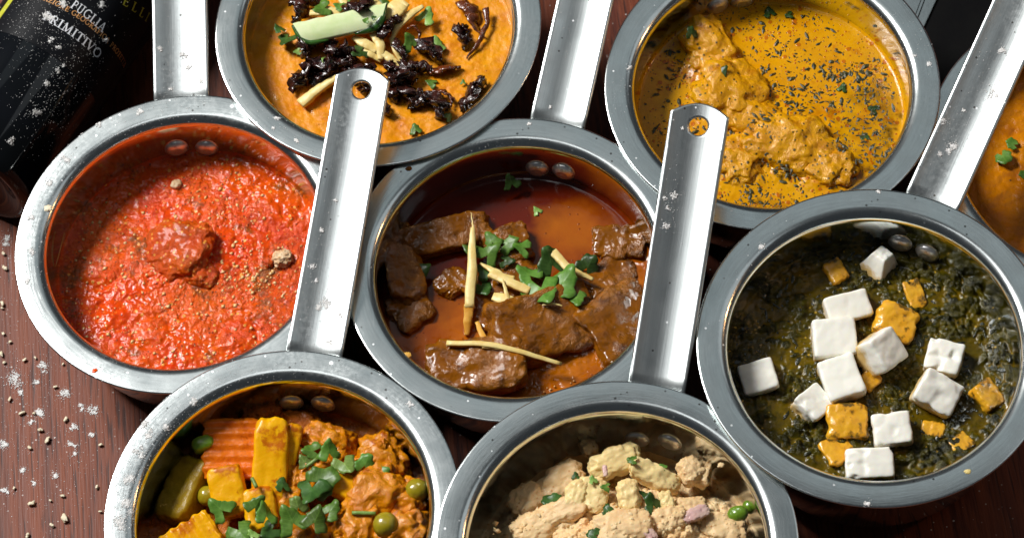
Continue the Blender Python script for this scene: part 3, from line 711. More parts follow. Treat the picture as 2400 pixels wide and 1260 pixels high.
for px, py, dz, sz, rot, mat, lab in (
    (1105, 585, 8, 13, (0, 20, 60), 'leaf', 'green coriander leaf left of the thick ginger stick'),
    (1148, 590, 10, 17, (12, 10, -40), 'leaf', 'broad green coriander leaf right of the thick ginger stick'),
    (1150, 562, 9, 11, (0, -15, 20), 'leaf', 'green coriander leaf pointing at the back meat slab'),
    (1192, 568, 9, 12, (10, 0, -80), 'leaf', 'narrow green coriander leaf among the dark meat'),
    (1222, 578, 10, 13, (20, 10, 70), 'leaf', 'curled green coriander leaf beside the oil pool'),
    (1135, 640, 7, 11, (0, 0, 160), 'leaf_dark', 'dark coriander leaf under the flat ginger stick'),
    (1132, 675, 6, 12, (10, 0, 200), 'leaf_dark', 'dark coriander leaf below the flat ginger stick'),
    (1190, 610, 7, 9, (0, 0, -100), 'leaf_dark', 'small dark coriander leaf above the flat ginger stick'),
    (1290, 610, 11, 21, (25, 8, 20), 'leaf_dark', 'tall dark coriander leaf standing beside the pale ginger stick'),
    (1235, 640, 11, 17, (0, 15, 40), 'leaf', 'mid green coriander leaf above the large flat leaf'),
    (1272, 684, 14, 24, (12, 6, 190), 'leaf', 'large flat coriander leaf on top of the meat block'),
    (1325, 655, 13, 22, (14, -10, -50), 'leaf', 'wide coriander leaf right of the large flat leaf'),
    (1352, 700, 12, 13, (10, 0, 180), 'leaf', 'small toothed coriander leaf at the right end of the pile'),
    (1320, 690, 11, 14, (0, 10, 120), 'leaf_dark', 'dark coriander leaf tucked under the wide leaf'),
    (1380, 620, 6, 16, (25, 20, -30), 'leaf_dark', 'crumpled dark coriander leaf floating right of the pile'),
    (985, 634, 7, 15, (0, 10, -70), 'leaf_dark', 'long dark coriander leaf on the left meat slab'),
    (1198, 425, 9, 10, (40, 0, 10), 'leaf_dark', 'small dark coriander leaf stuck below the rivets'),
    (1258, 493, 0.8, 5.5, (0, 0, 30), 'leaf_pale', 'tiny pale coriander leaf afloat on the open gravy'),
    (1212, 800, 13, 5, (0, 0, 100), 'leaf', 'tiny green leaf bit on the seared meat')):
    leaf('cen', px, py, dz, sz * 1.15, rot, mat, lab, g2)
scatter('meat_crumbs', 'grain', [at('cen', x, y, 0.6) for x, y in ((1345, 892), (1338, 897), (1290, 912), (1275, 918), (1282, 908), (1300, 905))], [.0011, .0008, .001, .0008, .0006, .0007], 'few pale crumbs floating at the front of the meat curry', 'crumbs', 2)

# ------------------------------------------------------------------ spinach curry with cheese cubes
g3 = 'white cheese cubes in the spinach'
for px, py, dz, dims, rot, lab, kw in (
    (2062, 618, 3, (15, 15, 19), (0, 12, 40), 'pointed white cheese piece below the rivets of the spinach pan', dict(taper=.45)),
    (1985, 722, 4, (24, 15, 13), (16, 0, 8), 'oblong white cheese block at the back of the cluster', {}),
    (1955, 796, 7, (23, 21, 14), (10, 0, -3), 'large square white cheese cube at the left of the cluster', {}),
    (2060, 826, 9, (19, 19, 20), (28, 18, 36), 'tilted white cheese cube in the middle of the cluster', {}),
    (1972, 890, 6, (20, 23, 14), (6, -6, 10), 'flat topped white cheese cube at the front of the cluster', {}),
    (1778, 888, 3, (19, 17, 14), (10, -8, 6), 'lone white cheese cube by the left wall of the spinach', {}),
    (1905, 950, 3, (17, 16, 12), (10, 14, 38), 'small white cheese cube beside the yellow stained one', dict(bites=.4)),
    (2212, 842, 4, (19, 18, 14), (8, 0, -24), 'broken white cheese cube behind the tilted right one', dict(bites=.7)),
    (2195, 922, 7, (22, 19, 15), (14, 16, -34), 'tilted white cheese cube at the right side', dict(bites=.3)),
    (2090, 1010, 4, (20, 17, 16), (10, -4, -2), 'white cheese cube with chipped front standing alone', dict(bites=.3)),
    (2036, 1090, 3, (25, 16, 14), (10, 0, -6), 'long chipped white cheese block at the front wall', dict(bites=.8))):
    chunk('cheese_cube', 'saag', px, py, dz - 1.6, [d * .93 for d in dims], rot, 'paneer', lab, 'cheese', g3, **{**dict(n=26, power=12, amp=.07, freq=1.0, fine=.010), **kw})
g4 = 'yellow stained cheese cubes'
for px, py, dz, dims, rot, lab in (
    (2098, 758, 3, (20, 18, 12), (12, 8, -28), 'yellow stained cheese cube behind the tilted white cube'),
    (1985, 992, 2, (20, 18, 11), (8, 0, -4), 'yellow stained cheese cube at the front of the cluster'),
    (2312, 930, 1, (13, 15, 9), (10, 20, 30), 'yellow stained cheese corner by the right wall'),
    (1958, 640, 1, (10, 13, 8), (0, 0, 20), 'small yellow cheese bit at the back of the spinach'),
    (1962, 1058, 1, (15, 15, 7), (0, 8, 20), 'orange stained cheese lump left of the long chipped block'),
    (2186, 1008, 0.5, (11, 8, 5), (0, 0, -20), 'low yellow cheese bit right of the lone chipped cube'),
    (2252, 1042, 0.5, (11, 9, 5), (0, 0, 30), 'yellow cheese bit at the front right wall'),
    (2035, 892, 2, (10, 9, 8), (20, 0, 40), 'cream cheese corner showing between two white cubes'),
    (2144, 690, 2, (9, 15, 4), (10, 0, 10), 'thin tan cheese flake at the back right of the spinach')):
    chunk('cheese_cube', 'saag', px, py, dz - 1.6, dims, rot, 'paneer_yellow', lab, 'cheese', g4, n=20, power=7, amp=.18, freq=1.3, fine=.03, bites=.15)
rs = random.Random(8); V, Fc = [], []
def flake(p, s, ang, tilt):
    o = len(V); c, d = math.cos(ang), math.sin(ang); L = s * rs.uniform(.8, 1.9); w = s * rs.uniform(.3, .8)
    for x, y, z in ((-L, 0, 0), (-L * .4, w, .12 * s), (L * .5, w * .8, .2 * s), (L, 0, tilt * s), (L * .3, -w, .15 * s), (-L * .5, -w * .9, 0), (0, 0, .45 * s)):
        V.append((p[0] + c * x - d * y, p[1] + d * x + c * y, p[2] + z))
    for i in range(6): Fc.append((o + i, o + (i + 1) % 6, o + 6))
bpy.context.view_layer.update(); saag_bed = bpy.data.objects['spinach_curry']
for _ in range(700):
    a, r_ = rs.uniform(0, 6.283), .067 * math.sqrt(rs.random()); x, y = PAN['saag'][0] + r_ * math.cos(a), PAN['saag'][1] + r_ * math.sin(a)
    z = drop(saag_bed, x, y)
    if z is not None and noise3([[x * 45, y * 45, .5]])[0] > -.15: flake((x, y, z - .0002), rs.choice((.0007, .0009, .0012, .0017)), rs.uniform(0, 6.28), rs.uniform(-.3, .8))
so = put('spinach_bits', mesh('spinach_bits', V, Fc, True), M['spinach_bit']); so['kind'] = 'stuff'
tag(so, 'glossy blackish green spinach bits covering the dark curry', 'spinach')

# ------------------------------------------------------------------ fenugreek chicken
g5 = 'sauce coated chicken pieces'
for px, py, dz, dims, rot, lab in (
    (1668, 120, 4, (24, 34, 16), (12, 0, 20), 'long coated chicken piece reaching to the back rim'),
    (1712, 215, 6, (34, 34, 18), (8, 8, 30), 'broad coated chicken piece behind the handle tip'),
    (1790, 290, 3, (36, 24, 14), (0, 10, -25), 'coated chicken piece in the middle of the yellow curry'),
    (1850, 340, 5, (46, 28, 18), (10, 4, -24), 'long knobbly chicken piece at the front right'),
    (1945, 395, 4, (24, 20, 14), (8, 0, -30), 'pale torn chicken end beside the long knobbly piece'),
    (1730, 380, 3, (24, 24, 14), (6, 0, 10), 'coated chicken lump right below the handle tip')):
    chunk('chicken_piece', 'meth', px, py, dz - 1.4, [dims[0] * 1.08, dims[1] * 1.1, dims[2] * .8], rot, 'chicken', lab, 'chicken', g5, n=30, power=2.4, amp=.40, freq=1.3, fine=.06)
chicken = [o for o in bpy.data.objects if o.name.startswith('chicken_piece')]
bpy.context.view_layer.update()
meth_bed = bpy.data.objects['fenugreek_curry']
rs = random.Random(11); V, Fc = [], []
for _ in range(3600):
    a, r_ = rs.uniform(0, 6.283), .066 * math.sqrt(rs.random()); x, y = PAN['meth'][0] + r_ * math.cos(a), PAN['meth'][1] + r_ * math.sin(a)
    dens = .13 + 1.3 * max(0, noise3([[x * 38, y * 38, 3.3]])[0]) + 1.4 * math.exp(-((x - .130) / .030) ** 2 - ((y - .724) / .028) ** 2)
    zs = [drop(o, x, y) for o in [meth_bed] + chicken]
    if rs.random() > dens + (.80 if zs[0] is not None and any(z is not None and z > zs[0] for z in zs[1:]) else 0): continue
    zs = [z for z in zs if z is not None]
    if zs: flake((x, y, max(zs) + .0002), rs.choice((.0003, .0004, .0005, .0005, .0007, .0009, .0014)), rs.uniform(0, 6.28), rs.uniform(-.2, .4))
fo = put('fenugreek_flakes', mesh('fenugreek_flakes', V, Fc, False), M['flake']); fo['kind'] = 'stuff'
tag(fo, 'dark dried fenugreek flakes strewn over the yellow curry', 'herb')
g6 = 'larger herb leaves on the yellow curry'
for px, py, dz, sz, rot, lab in ((1621, 75, 14, 9, (30, 20, 10), 'upright dark herb leaf on the tip of the back chicken piece'), (1695, 165, 14, 8, (10, 0, -50), 'grey green herb leaf on the broad chicken piece'),
                            (1802, 28, 1, 8, (0, 0, 20), 'dark herb leaf floating under the rivets'), (1848, 35, 1, 6, (0, 0, 90), 'green herb leaf floating right of the rivets'),
                            (2045, 255, 1, 8, (0, 0, 60), 'twisted green herb leaf in the open yellow sauce'), (1975, 205, 1, 7, (0, 0, -30), 'grey green herb leaf in the sauce beside the chicken'), (2026, 318, 1, 6, (0, 0, 0), 'small dark herb leaf near the right wall of the sauce')):
    leaf('meth', px, py, dz, sz, rot, 'leaf_dark', lab, g6, name='herb_leaf')

# ------------------------------------------------------------------ orange dal topping
c = local('dal', 800, 62, 9)
cu = empty('cucumber_stick', at('dal', 800, 60, 12), math.radians(3)); cu.rotation_euler = (math.radians(16), math.radians(-2), math.radians(5))
def cuke():
    vv, ff = [], []; ns = 16
    for i in range(ns):
        s = -1 + 2 * i / (ns - 1); x = s * 22.5
        e = 1 - max(0, (abs(s) - .55) / .45) ** 2 * .75
        top = 6.2 + .25 * math.sin(i * 2.1); bot = -6.0
        sh = 2.5 * s
        for yy, zz in ((bot, 0), (bot + .3, 1.6), (bot + 1, 2.2), (0, 2.5), (top - 1, 2.3), (top, 1.8), (top, 0), (top - 1, -2.2), (0, -2.6), (bot + 1, -2.2)):
            vv.append(((x + (yy * .5 if s > 0 else -yy * .35) * abs(s)) * .001, yy * .001, zz * .001))
    m = 10
    for i in range(ns - 1):
        for j in range(m): ff.append((i * m + j, i * m + (j + 1) % m, (i + 1) * m + (j + 1) % m, (i + 1) * m + j))
    ff += [list(range(m))[::-1], [(ns - 1) * m + j for j in range(m)]]
    return sharp(mesh('flesh', vv, ff), 60)
put('flesh', cuke(), M['cucumber'], cu)
def skin(pts, w):
    ms, cc = ribbon_mesh('skin', [np.array(p) * .001 for p in pts], [q * .001 for q in w], .0034, ns=16)
    put('skin', ms, M['cuke_skin'], cu, cc)
skin(((-25.0, 5.4, .8), (-23.0, -1, .8), (-18.5, -6.0, .8), (-8, -6.5, .3)), (1.2, 3.0, 3.4, .8))
skin(((25.4, 6.0, .9), (22.5, .2, .9), (18.5, -4.8, .9), (6, -6.4, .3)), (1.6, 5.0, 5.0, .8))
tag(cu, 'pale green cucumber stick with dark green skin on the fried onions', 'cucumber')
def z2(x, y): return 480 + x / 3, y / 3
g7 = 'ginger sticks on the orange dal'
gd = lambda pts, w, th, lab: strip('ginger_stick', 'dal', [z2(x, y) + (z,) for x, y, z in pts], w, th, 'ginger', lab, 'ginger', g7, round_=False, wob=.0004)
gd(((930, 545, 7), (800, 630, 5), (675, 735, 3)), (3.4, 4.6, 5.6), 3.2, 'pale ginger stick lying apart left of the handle tip')
gd(((955, 0, 9), (1000, 50, 9), (1030, 90, 8)), (3, 4, 2), 2.5, 'pale ginger stick behind the cucumber')
gd(((1180, 10, 10), (1225, 50, 10), (1240, 110, 8)), (3, 5, 3), 2.5, 'curved pale ginger stick leaning on the cucumber')
gd(((1270, 150, 9), (1330, 80, 11), (1400, 10, 11)), (7, 10, 8), 2.5, 'broad pale ginger slice right of the cucumber')
gd(((1310, 290, 6), (1350, 190, 8), (1430, 110, 9), (1535, 45, 9)), (1.5, 4, 4.5, 2), 1.8, 'long frayed ginger ribbon curving past the cucumber end')
gd(((1310, 270, 6), (1345, 370, 5), (1385, 440, 3)), (2.5, 3, 2), 2, 'thin ginger strand running down beside the dark leaf')
gd(((1040, 265, 7), (1130, 310, 7), (1210, 360, 6)), (2.5, 5.5, 4), 2.6, 'pale ginger stick below the cucumber')
gd(((1180, 240, 8), (1235, 320, 7), (1235, 420, 5)), (3.5, 5, 3), 2.6, 'pale ginger stick pointing down to the handle tip')
gd(((1225, 360, 6), (1300, 410, 5), (1370, 470, 4)), (3, 4.5, 3), 2.4, 'pale ginger stick lowest in the bundle')
gd(((1090, 330, 6), (1160, 380, 6), (1240, 430, 4)), (3, 4, 2), 2, 'pale ginger stick half under the bundle')
gd(((740, 95, 7), (860, 80, 8), (985, 95, 7)), (3, 6, 4), 2.4, 'pale ginger slice lying behind the cucumber under leaves')
g8 = 'dark fried onion pieces on the orange dal'
AML = iter(['thin amber onion curl on the cucumber end', 'thin amber onion loop over the folded green leaf', 'thin amber onion curl arching over the trail end', 'tiny amber onion thread hanging from the trail end', 'reddish amber onion strand lying right of the heap', 'wide amber onion curl at the right beside the oval slice', 'long amber onion thread trailing from the right towards the front'])
ONL = iter(['short dark fried onion flake at the back left of the topping', 'broad dark fried onion piece at the left end of the cucumber', 'glossy dark fried onion lump resting on top of the cucumber', 'wide dark fried onion piece below the left cucumber end', 'small dark fried onion piece under the cucumber middle', 'dark crisp onion piece between the dark leaf and the onion heap', 'largest dark fried onion piece above the lone ginger stick', 'dark fried onion piece along the lone ginger stick', 'dark fried onion piece in the left of the heap', 'dark fried onion piece behind the handle tip', 'dark fried onion chunk on the right cucumber end', 'narrow dark fried onion piece beside the thin ginger strand', 'rounded dark fried onion lump beside the feathery coriander leaf', 'long dark fried onion piece reaching right from the handle tip', 'dark fried onion piece under the long reaching one', 'upright dark fried onion piece beside the lowest ginger stick', 'dark fried onion piece starting the trail towards the front', 'dark fried onion piece in the middle of the trail', 'wide dark fried onion piece ending the trail', 'lone dark fried onion piece slanting near the right wall', 'lone oval dark fried onion slice inside the amber curl', 'tiny dark fried onion bit beside the handle edge', 'small dark fried onion bit right of the handle edge', 'dark fried onion seen through the handle hole', 'dark fried onion piece under the handle tip'])
for pts, w, th, lt in (
    (((600, 20, 5), (700, 5, 7), (820, 15, 5)), (4, 7, 4), 3, 0), (((700, 20, 6), (680, 90, 7), (620, 170, 5)), (5, 9, 4), 3, 0),
    (((1000, 85, 10), (1080, 40, 13), (1180, 20, 11)), (5, 13, 7), 4, 0), (((720, 230, 6), (700, 320, 7), (715, 410, 5)), (8, 11, 6), 4, 0),
    (((730, 300, 5), (820, 270, 7), (910, 320, 5)), (5, 9, 5), 3, 0), (((860, 350, 5), (960, 360, 7), (1050, 400, 5)), (6, 12, 7), 4, 0),
    (((650, 610, 3), (690, 540, 5), (760, 450, 4)), (8, 14, 8), 4, 0), (((760, 570, 3), (850, 520, 5), (930, 470, 4)), (7, 11, 7), 4, 0),
    (((760, 440, 4), (840, 470, 6), (930, 440, 4)), (6, 10, 6), 4, 0), (((930, 420, 4), (990, 450, 5), (1060, 440, 4)), (6, 9, 6), 3, 0),
    (((1225, 245, 7), (1290, 200, 10), (1370, 120, 9)), (8, 9, 4), 4, 0), (((1330, 150, 9), (1360, 100, 10), (1385, 150, 9)), (1.5, 2.4, 1.5), 1.6, 1),
    (((1420, 215, 7), (1465, 170, 10), (1500, 220, 8), (1520, 290, 5)), (1.2, 2, 2, 1.2), 1.4, 1), (((1340, 290, 5), (1370, 350, 6), (1425, 425, 4)), (4, 6, 4), 3, 0),
    (((1510, 310, 4), (1580, 340, 6), (1650, 415, 4)), (7, 13, 7), 4, 0), (((1300, 490, 3), (1430, 470, 6), (1580, 490, 3)), (7, 11, 5), 4, 0),
    (((1290, 570, 3), (1380, 540, 5), (1490, 560, 3)), (8, 12, 6), 4, 0), (((1300, 440, 4), (1340, 500, 6), (1360, 590, 4)), (5, 9, 6), 4, 0),
    (((1380, 630, 3), (1450, 660, 5), (1500, 740, 3)), (8, 11, 6), 4, 0), (((1480, 720, 3), (1550, 690, 4), (1620, 700, 3)), (6, 9, 5), 3, 0),
    (((1600, 680, 3), (1660, 720, 5), (1640, 825, 2)), (6, 12, 7), 4, 0), (((1600, 650, 4), (1680, 640, 5), (1755, 710, 3)), (1.6, 3, 1.2), 1.6, 1),
    (((1710, 670, 3), (1735, 710, 3), (1740, 760, 2)), (1, 1.6, .8), 1, 1), (((1830, 750, 2), (1880, 650, 5), (1960, 560, 3)), (7, 9, 5), 4, 0),
    (((1585, 520, 2), (1690, 475, 4), (1800, 475, 2)), (3, 6, 2.5), 2.4, 1), (((1790, 190, 2), (1815, 260, 4), (1850, 325, 2)), (7, 10, 7), 3.6, 0),
    (((1800, 20, 3), (1870, 60, 4), (1890, 180, 3), (1950, 250, 2)), (5, 9, 8, 2), 1.8, 1), (((1975, 60, 5), (1990, 160, 4), (1930, 300, 3), (1840, 415, 1)), (3.5, 2.4, 2.6, .8), 1.6, 1),
    (((1240, 750, 2), (1270, 770, 4), (1290, 805, 2)), (5, 7, 4), 3, 0), (((1290, 650, 2), (1320, 670, 4), (1350, 700, 2)), (6, 8, 4), 3, 0),
    (((1080, 560, 3), (1130, 590, 5), (1140, 650, 3)), (6, 10, 5), 3, 0), (((1000, 480, 4), (1090, 500, 5), (1180, 480, 4)), (6, 9, 6), 4, 0)):
    strip('fried_onion', 'dal', [z2(x, y) + (z,) for x, y, z in pts], w, th, 'onion_light' if lt else 'onion',
          (next(AML) if lt else next(ONL)), 'onion', ('thin amber onion strands' if lt else g8), twist=2.2 if not lt else 1.2, wob=.0035 if not lt else .0016, ns=34)
g9 = 'green herb bits on the orange dal'
for x, y, dz, sz, rot, mat, lab in (
    (570, 280, 5, 17, (18, 22, 150), 'leaf_dark', 'large dark mint leaf at the left of the fried onions'), (520, 200, 5, 8, (0, 30, 40), 'leaf_dark', 'folded dark tip beside the large mint leaf'),
    (820, 60, 11, 13, (10, 0, 100), 'leaf', 'green coriander leaf on the ginger slice behind the cucumber'), (940, 40, 11, 8, (0, 10, 60), 'leaf', 'small green leaf behind the cucumber'),
    (1130, 145, 17, 4.5, (0, 0, 90), 'leaf', 'tiny green leaf bit on the cucumber'), (1185, 125, 17, 3.5, (0, 0, 60), 'leaf_dark', 'tiny dark leaf bit on the cucumber end'),
    (1560, 110, 6, 13, (10, 0, -40), 'leaf_pale', 'pale coriander leaf at the end of the frayed ginger ribbon'), (1630, 310, 3, 12, (0, 0, -10), 'leaf_pale', 'bright feathery coriander leaf beside the onion heap'),
    (1450, 295, 7, 14, (30, 10, 20), 'leaf', 'folded green leaf between onion curls'), (1080, 365, 9, 13, (20, 0, 120), 'leaf_dark', 'dark green leaf above the handle tip'),
    (855, 430, 8, 8, (10, 0, 30), 'leaf_pale', 'pale leaf bit in the dark onions'), (650, 360, 3, 6, (0, 0, 80), 'leaf_pale', 'small green leaf under the mint leaf'),
    (1590, 580, 2, 8, (0, 15, 70), 'leaf', 'olive leaf bit right of the handle tip'), (1815, 575, 2, 4, (0, 0, 0), 'leaf', 'tiny green leaf beside the lone onion piece'),
    (1480, 905, 2, 8, (0, 0, 10), 'leaf', 'bright green leaf bit near the front of the dal'), (1715, 820, 2, 6, (0, 30, -50), 'leaf_pale', 'pale seed like leaf bit near the front wall'),
    (1250, 30, 8, 14, (0, 0, 10), 'leaf', 'green leaf behind the curved ginger stick'), (1040, 10, 8, 10, (0, 10, 0), 'leaf', 'green leaf at the back of the topping')):
    leaf('dal', *z2(x, y), dz, sz, rot, mat, lab, g9)
# leaves on the amber dal at the edge
for px, py, sz, rot, lab in ((2372, 337, 9, (10, 0, 60), 'small oval green leaf on the amber dal'), (2352, 368, 12, (15, 10, 200), 'folded green leaf touching the small oval leaf'), (2400, 408, 7, (0, 0, 90), 'green leaf bit lower on the amber dal')):
    leaf('edge', px, py, 2.5, sz, rot, 'leaf', lab, 'leaves on the amber dal', lobes=2, curl=.25)

# ------------------------------------------------------------------ mixed vegetables
def zv(x, y): return 220 + x * .3667, 800 + y * .3667
def veg(name, x, y, dz, dims, rot, mat, lab, cat, grp=None, **kw): chunk(name, 'veg', *zv(x, y), dz, dims, rot, mat, lab, cat, grp, **{**dict(n=20, power=5, amp=.10, freq=1.5, fine=.03), **kw})
veg('carrot_slice', 890, 690, 13, (31, 30, 8), (4, -10, 84), 'carrot', 'crinkle cut orange carrot slab leaning on the tall potato', 'carrot', n=44, power=7, amp=.08, crinkle=(17, .22))
veg('carrot_slice', 640, 1320, 14, (30, 26, 9), (10, -8, 25), 'potato', 'crinkle cut yellow orange slab at the front left', 'carrot', n=44, power=7, amp=.08, crinkle=(15, .20))
veg('potato_piece', 1130, 800, 17, (17, 46, 12), (16, 6, -8), 'potato', 'tall yellow potato wedge in the middle of the vegetables', 'potato', power=7)
veg('potato_piece', 1250, 700, 14, (8, 26, 13), (16, 20, -14), 'potato', 'yellow side of a potato block behind the tall wedge', 'potato', power=6)
veg('potato_piece', 860, 960, 16, (17, 25, 12), (14, -4, 4), 'potato', 'bright yellow potato block left of the tall wedge', 'potato', power=7)
veg('potato_piece', 1070, 1080, 14, (16, 22, 12), (10, 0, 4), 'potato', 'yellow potato end below the tall wedge', 'potato', power=6)
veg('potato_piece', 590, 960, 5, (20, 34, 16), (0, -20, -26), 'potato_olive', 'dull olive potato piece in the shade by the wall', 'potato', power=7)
veg('potato_piece', 1640, 950, 12, (22, 12, 10), (0, 10, -30), 'potato', 'yellow potato sliver right of the coriander pile', 'potato', power=4)
gc = 'gravy coated cauliflower lumps'
for x, y, dz, dims, rot, lab in (
    (1080, 450, 6, (26, 14, 14), (0, 0, 10), 'reddish brown vegetable lump at the back wall'), (1320, 530, 6, (24, 14, 14), (0, 0, -10), 'dark orange vegetable lump below the rivets'),
    (1500, 660, 10, (30, 22, 16), (0, 8, -20), 'orange cauliflower lump behind the pale coriander'), (1430, 830, 12, (20, 16, 12), (0, 0, 30), 'orange tomato bit under the coriander'),
    (1850, 760, 10, (26, 30, 16), (10, 0, 20), 'orange cauliflower lump at the right wall'), (1790, 980, 14, (34, 28, 18), (0, 0, 40), 'large orange cauliflower lump at the right'),
    (1620, 860, 10, (24, 20, 14), (0, 0, 0), 'orange lump beside the yellow potato sliver'), (1260, 1040, 12, (16, 20, 14), (0, 0, 10), 'glossy orange lump between potato and coriander'),
    (1990, 1020, 11, (22, 26, 16), (0, 0, 0), 'brownish orange lump by the right wall'), (1980, 1210, 15, (28, 22, 16), (0, 0, 20), 'orange lump right of the front pea'),
    (1680, 1180, 14, (30, 24, 16), (0, 0, 60), 'orange brown lump left of the front pea'), (1880, 1000, 16, (9, 12, 9), (0, 0, 20), 'small round orange lump above the front pea'),
    (1960, 640, 4, (14, 16, 12), (0, 0, 20), 'dark vegetable piece low against the right wall'), (1290, 1210, 10, (40, 24, 14), (0, 0, 0), 'orange gravy lump under the front coriander'),
    (1850, 690, 15, (7, 12, 9), (30, 0, 10), 'pointed red tomato bit at the right'), (1310, 870, 13, (14, 14, 10), (0, 0, 0), 'orange red tomato bit right of the tall wedge')):
    veg('cauliflower_lump', x, y, dz - 1, [d * .9 for d in dims], rot, 'cauli' if 'dark' not in lab and 'reddish' not in lab else 'veg_gravy', lab, 'vegetable', gc, n=26, power=2.5, amp=.40, freq=1.5, fine=.06)
for x, y, dz, d, mat, lab in ((1865, 1170, 20, 12.5, 'pea', 'olive green pea at the front of the vegetables'), (2065, 950, 15, 11.5, 'pea', 'olive green pea half covered by gravy at the right wall'), (725, 985, 10, 10, 'pea', 'dark olive pea wedged beside the yellow potato block')):
    veg('pea', x, y, dz, (d, d, d * .95), (0, 0, 0), mat, lab, 'pea', 'peas among the vegetables', n=16, power=2.05, amp=.05, fine=.008)
veg('bean_end', 700, 655, 16, (11, 8, 8), (0, 0, 10), 'pea_green', 'short green bean end dusted with flour by the carrot slab', 'bean', power=3, n=12)
gl = 'coriander leaves on the vegetables'
for x, y, dz, sz, rot, mat, lab in (
    (1385, 695, 20, 15, (10, 0, 80), 'leaf', 'narrow coriander leaf at the top of the pile'), (1500, 690, 22, 20, (25, 10, 10), 'leaf', 'bright coriander leaf standing on the cauliflower'),
    (1610, 790, 21, 22, (10, -10, 200), 'leaf_pale', 'pale broad coriander leaf on the cauliflower'), (1340, 760, 20, 11, (10, 0, 30), 'leaf_pale', 'small pale coriander leaf left of the broad one'),
    (1740, 770, 20, 16, (20, 20, -20), 'leaf', 'upright narrow coriander leaf right of the broad one'), (1830, 830, 19, 17, (10, 0, -100), 'leaf', 'long coriander leaf lying to the right'),
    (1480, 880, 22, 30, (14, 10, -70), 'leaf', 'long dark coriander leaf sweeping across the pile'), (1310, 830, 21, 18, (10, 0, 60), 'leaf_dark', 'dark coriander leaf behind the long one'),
    (1390, 960, 24, 30, (12, 8, 170), 'leaf_dark', 'large dark coriander leaf in the centre of the pile'), (1205, 910, 22, 13, (0, 30, 10), 'leaf_dark', 'small dark leaf on the tall potato wedge'),
    (1190, 790, 24, 8, (0, 0, 60), 'leaf_dark', 'tiny dark leaf at the edge of the tall wedge'), (1040, 1040, 25, 20, (10, 30, -25), 'leaf', 'coriander leaf slanting over the yellow potatoes'),
    (1100, 1090, 25, 22, (0, 40, 5), 'leaf', 'narrow coriander leaf hanging down the tall wedge'), (800, 1060, 24, 24, (10, -10, 40), 'leaf', 'broad coriander leaf on the front left slab'),
    (880, 1130, 25, 26, (10, 10, 160), 'leaf', 'broad coriander leaf below the left one'), (940, 1220, 25, 24, (10, 0, 210), 'leaf', 'coriander leaf at the lower left of the pile'),
    (1260, 1130, 24, 28, (14, 0, 20), 'leaf', 'large coriander leaf at the front centre'), (1300, 1040, 24, 18, (30, 0, 10), 'leaf_pale', 'pale coriander stem and leaf in the centre'),
    (1420, 1130, 24, 24, (10, 10, -30), 'leaf', 'toothed coriander leaf front right of centre'), (1520, 1070, 23, 20, (10, -10, -50), 'leaf', 'light edged coriander leaf right of the pile'),
    (1530, 1170, 22, 24, (10, 0, -90), 'leaf', 'coriander leaf lying right at the front'), (1420, 1225, 23, 20, (10, 0, 180), 'leaf', 'coriander leaf at the very front'), (1120, 1210, 22, 20, (10, 0, 120), 'leaf_dark', 'dark coriander leaf at the front beside the potato'), (1010, 1235, 26, 10, (0, 0, 30), 'leaf_pale', 'small pale leaf at the front left')):
    if any(k in lab for k in ('at the very front', 'tiny dark leaf at', 'lying right at', 'below the left one', 'behind the long one')): continue
    leaf('veg', *zv(x, y), dz - 1, sz * .80, rot, mat, lab, gl)
for pts, lab in ((((1355, 800, 22), (1430, 745, 23)), 'pale green coriander stem crossing the pile'), (((1650, 1092, 21), (1800, 1096, 21)), 'green coriander stem lying on the cauliflower'), (((1010, 870, 26), (1040, 930, 26)), 'white green stem bit on the tall potato wedge')):
    strip('coriander_sprig', 'veg', [zv(x, y) + (z,) for x, y, z in pts], (1.8, 2, 1.8), 1.8, 'leaf_pale', lab, 'stem', 'coriander stems on the vegetables', ns=6)

